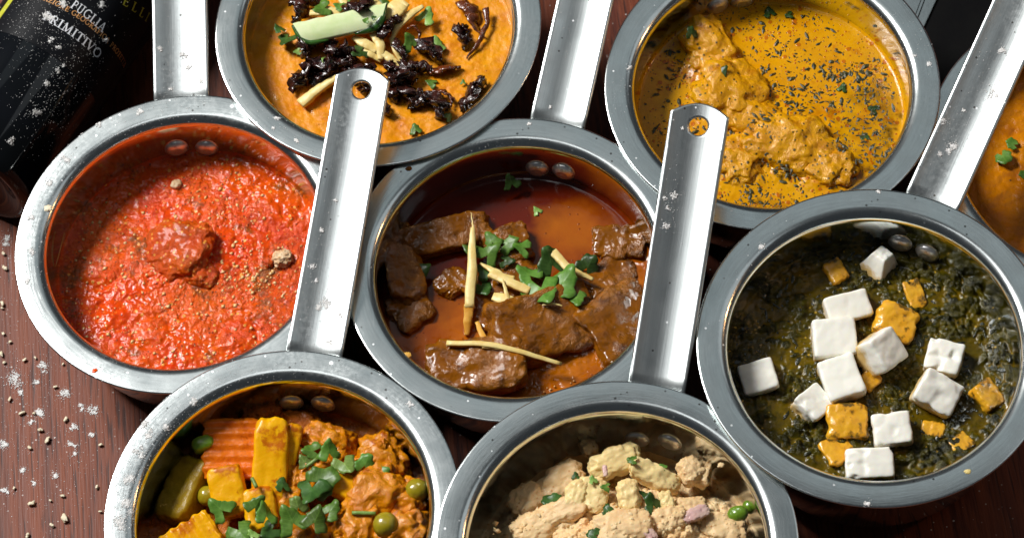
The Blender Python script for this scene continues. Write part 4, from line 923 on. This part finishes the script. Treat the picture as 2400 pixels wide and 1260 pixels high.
# ------------------------------------------------------------------ crushed potatoes
def zb(x, y): return 1000 + x * .375, 860 + y * .375
gp = 'boiled potato pieces in the crushed potatoes'
bpy.context.view_layer.update(); bb = bpy.data.objects['crushed_potatoes']
def bhu(name, x, y, dz, dims, rot, mat, lab, cat, grp, **kw): chunk(name, 'bhu', *zb(x, y), dz, dims, rot, mat, lab, cat, grp, **{**dict(n=30, power=3.4, amp=.26, freq=1.5, fine=.035), **kw})
for x, y, dz, dims, rot, lab in (
    (1180, 590, 12, (34, 18, 14), (10, 0, 14), 'smooth pale potato chunk on top of the heap'), (1420, 680, 13, (34, 15, 12), (0, 16, -32), 'long pale potato slab sloping to the right of the heap'),
    (1265, 810, 20, (14, 21, 13), (10, 0, 4), 'upright oval potato chunk in the middle of the heap'), (1650, 650, 10, (16, 18, 14), (0, 10, 20), 'knobbly yellow potato chunk at the right'),
    (1720, 670, 8, (12, 17, 12), (0, 0, -20), 'crumbling potato end beside the knobbly chunk'), (1010, 500, 4, (11, 12, 10), (0, 0, 20), 'small yellow potato bit at the back of the heap'),
    (830, 720, 10, (34, 20, 12), (8, -14, 30), 'wide sloping potato slab at the left of the heap'), (620, 830, 8, (24, 20, 12), (0, -10, 30), 'pale potato lump at the far left'),
    (930, 810, 18, (14, 22, 12), (6, 0, -24), 'pale narrow potato chunk left of the upright oval'), (1040, 800, 17, (18, 24, 12), (0, 0, -10), 'rough potato lump beside the upright oval'),
    (1500, 960, 19, (24, 16, 12), (0, 0, 14), 'pale potato chunk at the front right'), (1650, 900, 14, (22, 18, 12), (0, 10, 0), 'lumpy potato piece left of the green pea'),
    (1230, 1000, 24, (36, 22, 12), (0, 0, 0), 'broad potato lump at the front of the heap'), (850, 900, 17, (30, 16, 11), (0, -8, 10), 'long potato piece at the left front'),
    (700, 990, 14, (34, 20, 12), (0, 0, 20), 'potato piece at the front left wall'), (1850, 1010, 12, (30, 18, 12), (0, 0, -20), 'potato piece at the front right wall'), (1500, 840, 19, (9, 14, 9), (0, 0, 10), 'small whitish potato cube beside the dark leaf')):
    bhu('potato_piece', x, y, dz - 1, [d * .76 for d in dims], rot, 'potato_bit' if any(w in lab for w in ('smooth', 'long pale', 'oval', 'narrow', 'whitish')) else 'mash', lab, 'potato', gp)
bhu('pea', 1945, 915, 14, (10, 8, 7), (0, 0, 5), 'pea_green', 'bright green pea smeared with mash by the right wall', 'pea', None, power=2.1, amp=.06, fine=.01)
bhu('pea', 2020, 870, 9, (7, 7, 7), (0, 0, 5), 'pea_green', 'green pea half hidden against the right wall of the mash', 'pea', None, power=2.1, amp=.05, fine=.01)
gh = 'herb bits in the crushed potatoes'
for x, y, dz, sz, rot, mat, lab in ((1410, 840, 22, 15, (20, 20, 20), 'leaf_dark', 'large dark herb leaf beside the upright oval potato'), (1195, 920, 26, 9, (10, 0, 40), 'leaf', 'green herb leaf below the upright oval potato'), (770, 835, 14, 12, (0, 0, 70), 'leaf_dark', 'dark herb leaf in a hollow at the left'),
                                    (1280, 578, 21, 6.5, (0, 10, 80), 'leaf', 'small green herb bit on the smooth top potato'), (1115, 748, 22, 6, (0, 0, 90), 'leaf', 'narrow green herb bit left of the oval potato'), (1040, 700, 22, 6, (0, 20, 10), 'leaf_pale', 'pale green herb bit on the heap'),
                                    (1475, 620, 16, 5, (0, 0, 40), 'leaf', 'tiny green herb bit on the long potato slab'), (1130, 885, 24, 8, (0, 0, 20), 'leaf_dark', 'dark herb bit left of the green herb leaf'), (930, 675, 15, 5, (0, 0, 0), 'leaf_dark', 'tiny dark herb bit on the wide left slab'), (1360, 790, 20, 8, (0, 30, 60), 'leaf_dark', 'small dark herb leaf above the large one'), (1220, 515, 12, 9, (10, 0, 60), 'leaf_dark', 'dark herb leaf behind the top of the heap'), (1040, 1040, 26, 9, (0, 0, 60), 'leaf_dark', 'dark herb leaf at the front of the heap')):
    leaf('bhu', *zb(x, y), dz, sz, rot, mat, lab, gh, name='herb_leaf')
for x, y, dz, dims, rot, lab in ((1680, 915, 19, (14, 7, 3), (0, 10, 20), 'pink translucent onion slice at the right of the mash'), (1370, 1010, 25, (6, 14, 3), (0, 20, 30), 'pinkish onion slice at the front of the mash'), (1115, 645, 21, (2.5, 6, 2), (0, 0, 0), 'thin purple onion shred on the top potato')):
    bhu('onion_slice', x, y, dz, dims, rot, 'onion_pink', lab, 'onion', 'onion slices in the mash', power=3)

bpy.context.view_layer.update()
rs = random.Random(17); pts, szs = [], []
tops = [bb] + [o for o in bpy.data.objects if o.name.startswith('potato_piece') and math.hypot(o.location.x - PAN['bhu'][0], o.location.y - PAN['bhu'][1]) < .07]
for _ in range(1500):
    a, r_ = rs.uniform(0, 6.283), .062 * math.sqrt(rs.random()); x, y = PAN['bhu'][0] + r_ * math.cos(a), PAN['bhu'][1] + r_ * math.sin(a) * .95
    if noise3([[x * 70, y * 70, 7.1]])[0] < -.08: continue
    z = max((q for q in [drop(o, x, y) for o in tops] if q is not None), default=None)
    if z is not None: szs.append(rs.choice((.0006, .0009, .0013, .0018, .0024))); pts.append(np.array((x, y, z - szs[-1] * .35)))
ms_ = scatter('mash_crumbs', 'mash', pts, szs, 'small moist crumbs all over the crushed potato heap', 'crumbs', 15, flat=.8)
ms_.data.polygons.foreach_set('use_smooth', [True] * len(ms_.data.polygons))

# ------------------------------------------------------------------ wine bottle lying at the back left
BR = 0.0375; ZB = ZT + BR + 0.0002
A0, A1 = Vector(W(-76, 416, ZB)), Vector(W(200, 18, ZB))
bax = (A1 - A0).normalized(); bup = Vector((0, 0, 1)); bsd = bax.cross(bup).normalized()   # right-hand side of the bottle
bot = empty('wine_bottle', A0)
bot.matrix_world = Matrix(((bsd.x, -bup.x * 0 + bax.x, bup.x, A0.x), (bsd.y, bax.y, bup.y, A0.y), (bsd.z, bax.z, bup.z, A0.z), (0, 0, 0, 1)))
tag(bot, 'black glass wine bottle with a dark label lying on the table', 'bottle')
prof = [(0, .012), (.012, .010), (.022, .005), (.030, .0005), (.034, 0), (.0366, .0025), (BR, .007), (BR, .20), (.0355, .212), (.029, .226), (.020, .238), (.0158, .250), (.0148, .262), (.0146, .295), (.0155, .2955), (.0155, .302), (.0140, .303), (0, .303)]
bm_ = lathe('body', prof, 96); bm_.transform(Matrix.Rotation(math.radians(-90), 4, 'X'))
put('body', sharp(bm_, 60), M['glass'], bot)
def cyl(px, py, R=BR):
    """axial distance and angle (from the top, to the right) of the bottle point seen at a pixel"""
    d = Vector(RT * (px - 1200) / FPX - UP * (py - 630) / FPX + _f); o = Vector(CAM) - A0
    dx, dz, ox, oz = d.dot(bsd), d.dot(bup), o.dot(bsd), o.dot(bup)
    a, b, c = dx * dx + dz * dz, 2 * (ox * dx + oz * dz), ox * ox + oz * oz - R * R
    q = max(0, b * b - 4 * a * c); t = (-b - math.sqrt(q)) / (2 * a)
    p = o + d * t; return p.dot(bax), math.atan2(p.dot(bsd), p.dot(bup))
def onb(s, y, R): a = s / BR; return (R * math.sin(a), y, R * math.cos(a))      # s: arc length, y: axial
def patch(name, s0, s1, y0, y1, R, mat, n=40):
    v, f = [], []
    for i in range(n + 1):
        s = s0 + (s1 - s0) * i / n
        v += [onb(s, y0, R), onb(s, y1, R), onb(s, y0, R - .0004), onb(s, y1, R - .0004)]
    for i in range(n):
        a, b = i * 4, i * 4 + 4
        f += [(a, b, b + 1, a + 1), (a, a + 2, b + 2, b), (a + 1, b + 1, b + 3, a + 3), (a + 2, a + 3, b + 3, b + 2)]
    f += [(0, 1, 3, 2), (n * 4, n * 4 + 2, n * 4 + 3, n * 4 + 1)]
    return put(name, sharp(mesh(name, v, f), 40), mat, bot)
y_lab = cyl(60, 95)[0]
lab = patch('label', -.052, .058, y_lab, y_lab + .095, BR + .0003, M['label'])
yb = [cyl(0, 45), cyl(22, 0)]
patch('label_border', yb[0][1] * BR - .004, yb[0][1] * BR + .0004, y_lab + .001, y_lab + .095, BR + .0005, M['ink_yellow'], 8)

# serif capitals drawn as strokes: (points, weight) plus serif bars; cap height 1
def arc(cx, cy, rx, ry, a0, a1, n=12): return [(cx + rx * math.cos(math.radians(a0 + (a1 - a0) * k / n)), cy + ry * math.sin(math.radians(a0 + (a1 - a0) * k / n))) for k in range(n + 1)]
TK, TN = .15, .075
GLY = {
 'I': (.40, [([(.2, 0), (.2, 1)], TK)], [(.2, 0), (.2, 1)]),
 'L': (.68, [([(.2, 0), (.2, 1)], TK), ([(.1, .04), (.62, .04), (.66, .26)], TN)], [(.2, 1)]),
 'E': (.70, [([(.2, 0), (.2, 1)], TK), ([(.1, .04), (.62, .04), (.66, .24)], TN), ([(.1, .96), (.60, .96), (.63, .78)], TN), ([(.2, .52), (.52, .52)], TN), ([(.52, .42), (.52, .62)], TN)], []),
 'F': (.64, [([(.2, 0), (.2, 1)], TK), ([(.1, .96), (.60, .96), (.63, .76)], TN), ([(.2, .50), (.50, .50)], TN), ([(.50, .40), (.50, .60)], TN)], [(.2, 0)]),
 'T': (.72, [([(.36, 0), (.36, 1)], TK), ([(.03, .76), (.06, .96), (.66, .96), (.69, .76)], TN)], [(.36, 0)]),
 'P': (.66, [([(.2, 0), (.2, 1)], TK), ([(.1, .96), (.34, .96)] + arc(.34, .72, .24, .24, 88, -88) + [(.2, .48)], .10)], [(.2, 0)]),
 'R': (.76, [([(.2, 0), (.2, 1)], TK), ([(.1, .96), (.34, .96)] + arc(.34, .73, .23, .23, 88, -88) + [(.2, .50)], .10), ([(.40, .48), (.70, .02)], .13)], [(.2, 0), (.70, .02)]),
 'U': (.84, [([(.2, 1), (.2, .34)] + arc(.43, .30, .23, .28, 180, 360) + [(.66, .34), (.66, 1)], .11)], [(.2, 1), (.66, 1)]),
 'G': (.86, [(arc(.46, .5, .38, .48, 42, 320, 20), .12), ([(.75, .42), (.75, .12)], .13)], [(.75, .42)]),
 'C': (.80, [(arc(.46, .5, .38, .48, 44, 316, 20), .12), ([(.73, .66), (.73, .92)], TN)], []),
 'O': (.92, [(arc(.46, .5, .37, .47, 0, 360, 26), .13)], []),
 'D': (.84, [([(.2, 0), (.2, 1)], TK), ([(.1, .96), (.36, .96)] + arc(.36, .5, .38, .46, 88, -88) + [(.1, .04)], .10)], []),
 'A': (.82, [([(.12, 0), (.41, 1)], TN), ([(.41, 1), (.71, 0)], TK), ([(.22, .34), (.60, .34)], TN)], [(.12, 0), (.71, 0)]),
 'V': (.82, [([(.11, 1), (.41, 0)], TK), ([(.41, 0), (.70, 1)], TN)], [(.11, 1), (.70, 1)]),
 'M': (1.0, [([(.16, 0), (.20, 1)], TN), ([(.20, 1), (.50, .05)], TK), ([(.50, .05), (.80, 1)], TN), ([(.80, 1), (.84, 0)], TK)], [(.16, 0), (.84, 0)]),
 'N': (.88, [([(.18, 0), (.18, 1)], TN), ([(.18, 1), (.70, 0)], TK), ([(.70, 0), (.70, 1)], TN)], [(.18, 0), (.70, 1), (.16, 1)]),
 'Z': (.70, [([(.08, .76), (.10, .96), (.60, .96)], TN), ([(.60, .96), (.10, .04)], TK), ([(.10, .04), (.60, .04), (.64, .26)], TN)], []),
 ' ': (.42, [], [])}
def text_on_bottle(name, txt, start, end, hgt, mat, track=.08):
    """lettering laid on the label between two photo pixels (baseline)"""
    (y0, t0), (y1, t1) = cyl(*start, BR + .0003), cyl(*end, BR + .0003); s0, s1 = t0 * BR, t1 * BR
    wid = sum(GLY[ch][0] + track for ch in txt); L = math.hypot(s1 - s0, y1 - y0); k = L / wid
    ex = ((s1 - s0) / L, (y1 - y0) / L); ey = (-ex[1], ex[0]); v, f = [], []; R = BR + .00042
    def quad(a, b, w):
        d = (b[0] - a[0], b[1] - a[1]); n = math.hypot(*d) or 1; nx, ny = -d[1] / n * w / 2, d[0] / n * w / 2; o = len(v)
        for p in ((a[0] - nx, a[1] - ny), (b[0] - nx, b[1] - ny), (b[0] + nx, b[1] + ny), (a[0] + nx, a[1] + ny)):
            X, Y = p[0] * k, p[1] * hgt; v.append(onb(s0 + ex[0] * X + ey[0] * Y, y0 + ex[1] * X + ey[1] * Y, R + .00004 * (o % 3)))
        f.append((o, o + 1, o + 2, o + 3))
    x = 0
    for ch in txt:
        w, st, sf = GLY[ch]
        for pts, wt in st:
            for a, b in zip(pts, pts[1:]): quad((x + a[0], a[1]), (x + b[0], b[1]), wt)
        for sx, sy in sf: quad((x + sx - .17, sy + (.03 if sy < .5 else -.03)), (x + sx + .17, sy + (.03 if sy < .5 else -.03)), .07)
        x += w + track
    return put(name, mesh(name, v, f, False), mat, bot)
text_on_bottle('lettering', 'PUGLIA', (163, 17), (240, 78), .0052, M['ink_white'])
text_on_bottle('lettering', 'PRIMITIVO', (98, 45), (230, 140), .0050, M['ink_white'])
text_on_bottle('lettering', 'INDICAZIONE GEOGRAFICA PROTETTA', (62, -10), (289, 160), .0029, M['ink_gold'])
text_on_bottle('lettering', 'ELLI', (285, 10), (347, 56), .0050, M['ink_yellow'], .45)

# ------------------------------------------------------------------ slate board and steel strip at the back right
def slab(name, pts, z0, z1, mat):
    n = len(pts); v = [(p[0], p[1], z0) for p in pts] + [(p[0], p[1], z1) for p in pts]
    f = [list(range(n))[::-1], list(range(n, 2 * n))] + [(i, (i + 1) % n, n + (i + 1) % n, n + i) for i in range(n)]
    m = mesh(name, v, f, False); bm = bmesh.new(); bm.from_mesh(m); bmesh.ops.recalc_face_normals(bm, faces=bm.faces)
    bmesh.ops.bevel(bm, geom=bm.edges[:], offset=min(.0012, (z1 - z0) * .3), segments=2, affect='EDGES'); bm.to_mesh(m); bm.free()
    return m
zs = ZT + .006
sp = [W(*q, zs) for q in ((2040, -150), (2420, -140), (2400, 225), (2030, 190))]
tag(put('slate_board', slab('slate_board', sp, ZT, zs, None), M['slate']), 'black slate board lying on the table behind the steel saucepans', 'board')
ze = zs + .0017
q = [W(*t, ze) for t in ((2060, 20), (2140, -130), (2240, -100), (2163, 66))]
e = empty('steel_strip', (q[0][0], q[0][1], ZT)); tag(e, 'flat pale steel strip with two engraved lines behind the yellow curry', 'utensil')
off = Vector(e.location)
put('blade', slab('blade', [Vector(t) - off for t in q], ze - ZT - .0015, ze - ZT, None), M['steel'], e)
def bar(name, a, b, w, z, mat):
    a, b = Vector(W(*a, z)), Vector(W(*b, z)); d = (b - a).normalized(); s = d.cross(Vector((0, 0, 1))) * w / 2
    return put(name, slab(name, [a - s - off, b - s - off, b + s - off, a + s - off], z - ZT - .0006, z - ZT, None), mat, e)
bar('engraved_line', (2146, 34), (2196, -100), .0004, ze + .0003, M['slate'])
bar('engraved_line', (2151, 42), (2205, -100), .0006, ze + .0003, M['slate'])

# ------------------------------------------------------------------ dried sauce drips on the rims
for key, px, py, d, mat, lab in (('saag', 2268, 1104, 3.0, 'ginger', 'small yellow drip ring on the rim of the spinach saucepan'), ('cen', 953, 826, 4.0, 'ginger_wet', 'orange sauce smear on the front rim of the meat curry saucepan'),
                                 ('cen', 958, 395, 3.0, 'meat', 'brown drip under the dal saucepan rim'), ('red', 112, 487, 4.5, 'crumb', 'cream crumb cluster stuck on the rim of the tomato curry saucepan'),
                                 ('red', 222, 868, 2.6, 'red_gravy', 'red sauce dot on the rim of the tomato curry saucepan'), ('bhu', 1690, 1078, 3.2, 'mash', 'tan mash dot on the inner rim of the potato saucepan'), ('meth', 2052, 47, 2.2, 'flake', 'dark herb fleck on the rim of the yellow curry saucepan')):
    w = W(px, py, PAN[key][2])
    rr_ = math.hypot(w[0] - PAN[key][0], w[1] - PAN[key][1]); zz_ = 0 if rr_ > .0752 else -max(0, .0057 - math.sqrt(max(0, .0057 ** 2 - (.0752 - rr_) ** 2)))
    tag(put('sauce_drip', chunk_mesh('sauce_drip', (d, d * .8, d * .28), px, n=10, power=2.3, amp=.5, freq=1.4, fine=.1), M[mat], loc=w + np.array((0, 0, zz_))), lab, 'drip')

# ------------------------------------------------------------------ flour and crumbs
rs = random.Random(21)
bpy.context.view_layer.update()
dg = bpy.context.evaluated_depsgraph_get()
def hit(px, py):
    d = Vector(RT * (px - 1200) / FPX - UP * (py - 630) / FPX + _f).normalized()
    ok, loc, nor, i, ob, m = sc.ray_cast(dg, Vector(CAM), d)
    if not ok: return None
    while ob.parent is not None: ob = ob.parent
    return np.array(loc), ob, nor
def flour(spots, film, label, owner, seed):
    """clumps (x, y, radius px) and loose dust (x, y, spread px, count) that fell onto one thing"""
    pts, szs = [], []
    def add(px, py, s):
        h = hit(px, py)
        if h and h[1] == owner and h[2].z > .25: pts.append(h[0] + np.array((0, 0, s * .25))); szs.append(s)
    for x, y, r in spots:
        blobs = [(x + rs.gauss(0, r * .35), y + rs.gauss(0, r * .35), r * rs.uniform(.25, .6)) for _ in range(4)]
        for _ in range(int(40 + r * 14)):
            bx, by, br_ = rs.choice(blobs); k = rs.choice((.4, .5, .6, .8, 1.6)); add(bx + rs.gauss(0, br_ * k), by + rs.gauss(0, br_ * k * .9), rs.uniform(.00015, .00050) * (1.1 if k < 1 else .6))
    for x, y, sx, sy, n in film:
        for _ in range(n): add(rs.gauss(x, sx), rs.gauss(y, sy), rs.choice((.00012, .00016, .0002, .0003)))
    if pts: scatter('flour_dust', 'flour', pts, szs, label, 'flour', seed, .55)
flour([(33, 888, 24), (155, 922, 15), (223, 962, 14), (100, 858, 12), (95, 962, 9), (16, 564, 12), (8, 1037, 12), (52, 1103, 9), (14, 1148, 10), (170, 1042, 9), (170, 1005, 10), (95, 970, 9), (192, 953, 9), (130, 1115, 7), (80, 1130, 7), (72, 988, 7), (214, 1018, 7), (175, 1063, 6), (88, 895, 7), (128, 1115, 5), (48, 920, 8)],
      [(60, 900, 70, 120, 420), (120, 1080, 90, 120, 520), (30, 620, 25, 90, 160)], 'white flour spilled over the bare wood in clumps and dust', table, 31)
flour([(113, 38, 17), (110, 196, 9), (87, 264, 10), (135, 168, 7), (150, 10, 12), (237, 10, 8), (138, 110, 7), (25, 330, 7), (248, 95, 6), (118, 96, 6), (150, 155, 5)],
      [(80, 40, 50, 50, 420), (150, 200, 60, 70, 420), (200, 120, 60, 60, 200), (110, 280, 60, 60, 220)], 'white flour sprinkled over the black wine bottle', bot, 32)
flour([(150, 375, 10), (118, 430, 9), (190, 305, 9), (232, 290, 7), (72, 510, 8), (330, 262, 9), (240, 272, 7), (75, 590, 7), (65, 660, 6), (428, 130, 10), (440, 160, 9), (376, 115, 7), (400, 210, 6), (470, 190, 7)],
      [(110, 420, 50, 90, 420), (300, 270, 90, 30, 320), (70, 640, 20, 100, 240), (430, 120, 35, 80, 420), (230, 860, 80, 30, 150)], 'white flour on the rim and handle of the tomato curry saucepan', panobj['red'], 33)
flour([(290, 1180, 22), (280, 1225, 22), (300, 1120, 16), (330, 1060, 14), (390, 1000, 12), (350, 1020, 14), (455, 940, 10), (340, 990, 9), (770, 715, 16), (745, 720, 8), (730, 625, 8), (742, 660, 7), (755, 540, 6), (785, 470, 5), (800, 740, 6), (775, 800, 8), (960, 945, 7)],
      [(300, 1130, 40, 90, 900), (400, 980, 60, 50, 420), (760, 700, 35, 80, 420), (780, 500, 30, 90, 160), (560, 880, 90, 25, 160)], 'white flour on the rim and handle of the vegetable saucepan', panobj['veg'], 34)
flour([(2212, 285, 9), (2235, 345, 15), (2225, 355, 9), (2330, 220, 15), (2205, 360, 7), (2350, 120, 8), (2260, 260, 5), (1785, 578, 9), (2060, 450, 4), (2032, 1178, 7)],
      [(2240, 330, 40, 60, 300), (2330, 180, 35, 60, 220), (1800, 700, 120, 120, 60)], 'white flour on the rim and handle of the spinach saucepan', panobj['saag'], 35)
flour([(1580, 462, 12), (1562, 530, 10), (1558, 462, 5), (1566, 488, 5), (1600, 300, 4)], [(1575, 480, 25, 50, 120)], 'white flour on the handle of the crushed potato saucepan', panobj['bhu'], 36)
flour([(1945, 12, 8), (2030, 30, 6), (2140, 128, 7), (2175, 150, 6), (1475, 160, 5)], [(2100, 100, 70, 60, 160), (1460, 200, 30, 70, 40)], 'white flour specks on the rim of the fenugreek curry saucepan', panobj['meth'], 37)
flour([(648, 275, 5), (640, 300, 4), (695, 330, 6), (525, 200, 4)], [(640, 300, 60, 50, 120)], 'white flour specks on the rim of the orange dal saucepan', panobj['dal'], 38)
flour([(1240, 290, 4), (1290, 250, 4)], [(1330, 100, 40, 80, 140), (1100, 340, 100, 30, 60)], 'white flour specks on the rim and handle of the meat curry saucepan', panobj['cen'], 39)
cr = None; rs = random.Random(5)
for px, py, s in ((11, 628, 3.2), (8, 594, 2.6), (6, 712, 3), (5, 722, 2), (8, 782, 2.2), (24, 801, 2.6), (4, 830, 2.6), (10, 849, 2), (58, 843, 2.4), (83, 838, 2.2), (148, 853, 1.9), (130, 906, 2.6), (23, 935, 2.6), (95, 1007, 3.6), (112, 1030, 4.2), (70, 1049, 2.8), (52, 967, 3), (80, 968, 2), (236, 1042, 2.6), (75, 1179, 4.2), (152, 1215, 4.4), (147, 1161, 2.4), (118, 1172, 2), (227, 1141, 2), (235, 1198, 2.2), (122, 1230, 2.4), (65, 1254, 3.4), (154, 983, 2.6), (33, 1143, 2.4)):
    w = W(px, py, ZT + .0008)
    s *= rs.uniform(.7, 1.0); m_ = chunk_mesh('crumb', (s * rs.uniform(.9, 1.2), s * rs.uniform(.5, .75), s * .5), rs.random() * 50, n=6, power=2.6, amp=.7, freq=1.2)
    tag(put('crumb', m_, M['crumb'], loc=w + np.array((0, 0, s * .00012)), rot=(0, 0, rs.uniform(0, 180))), 'cream coloured nut crumb lying loose on the bare wood', 'crumb', 'crumbs on the bare wood')
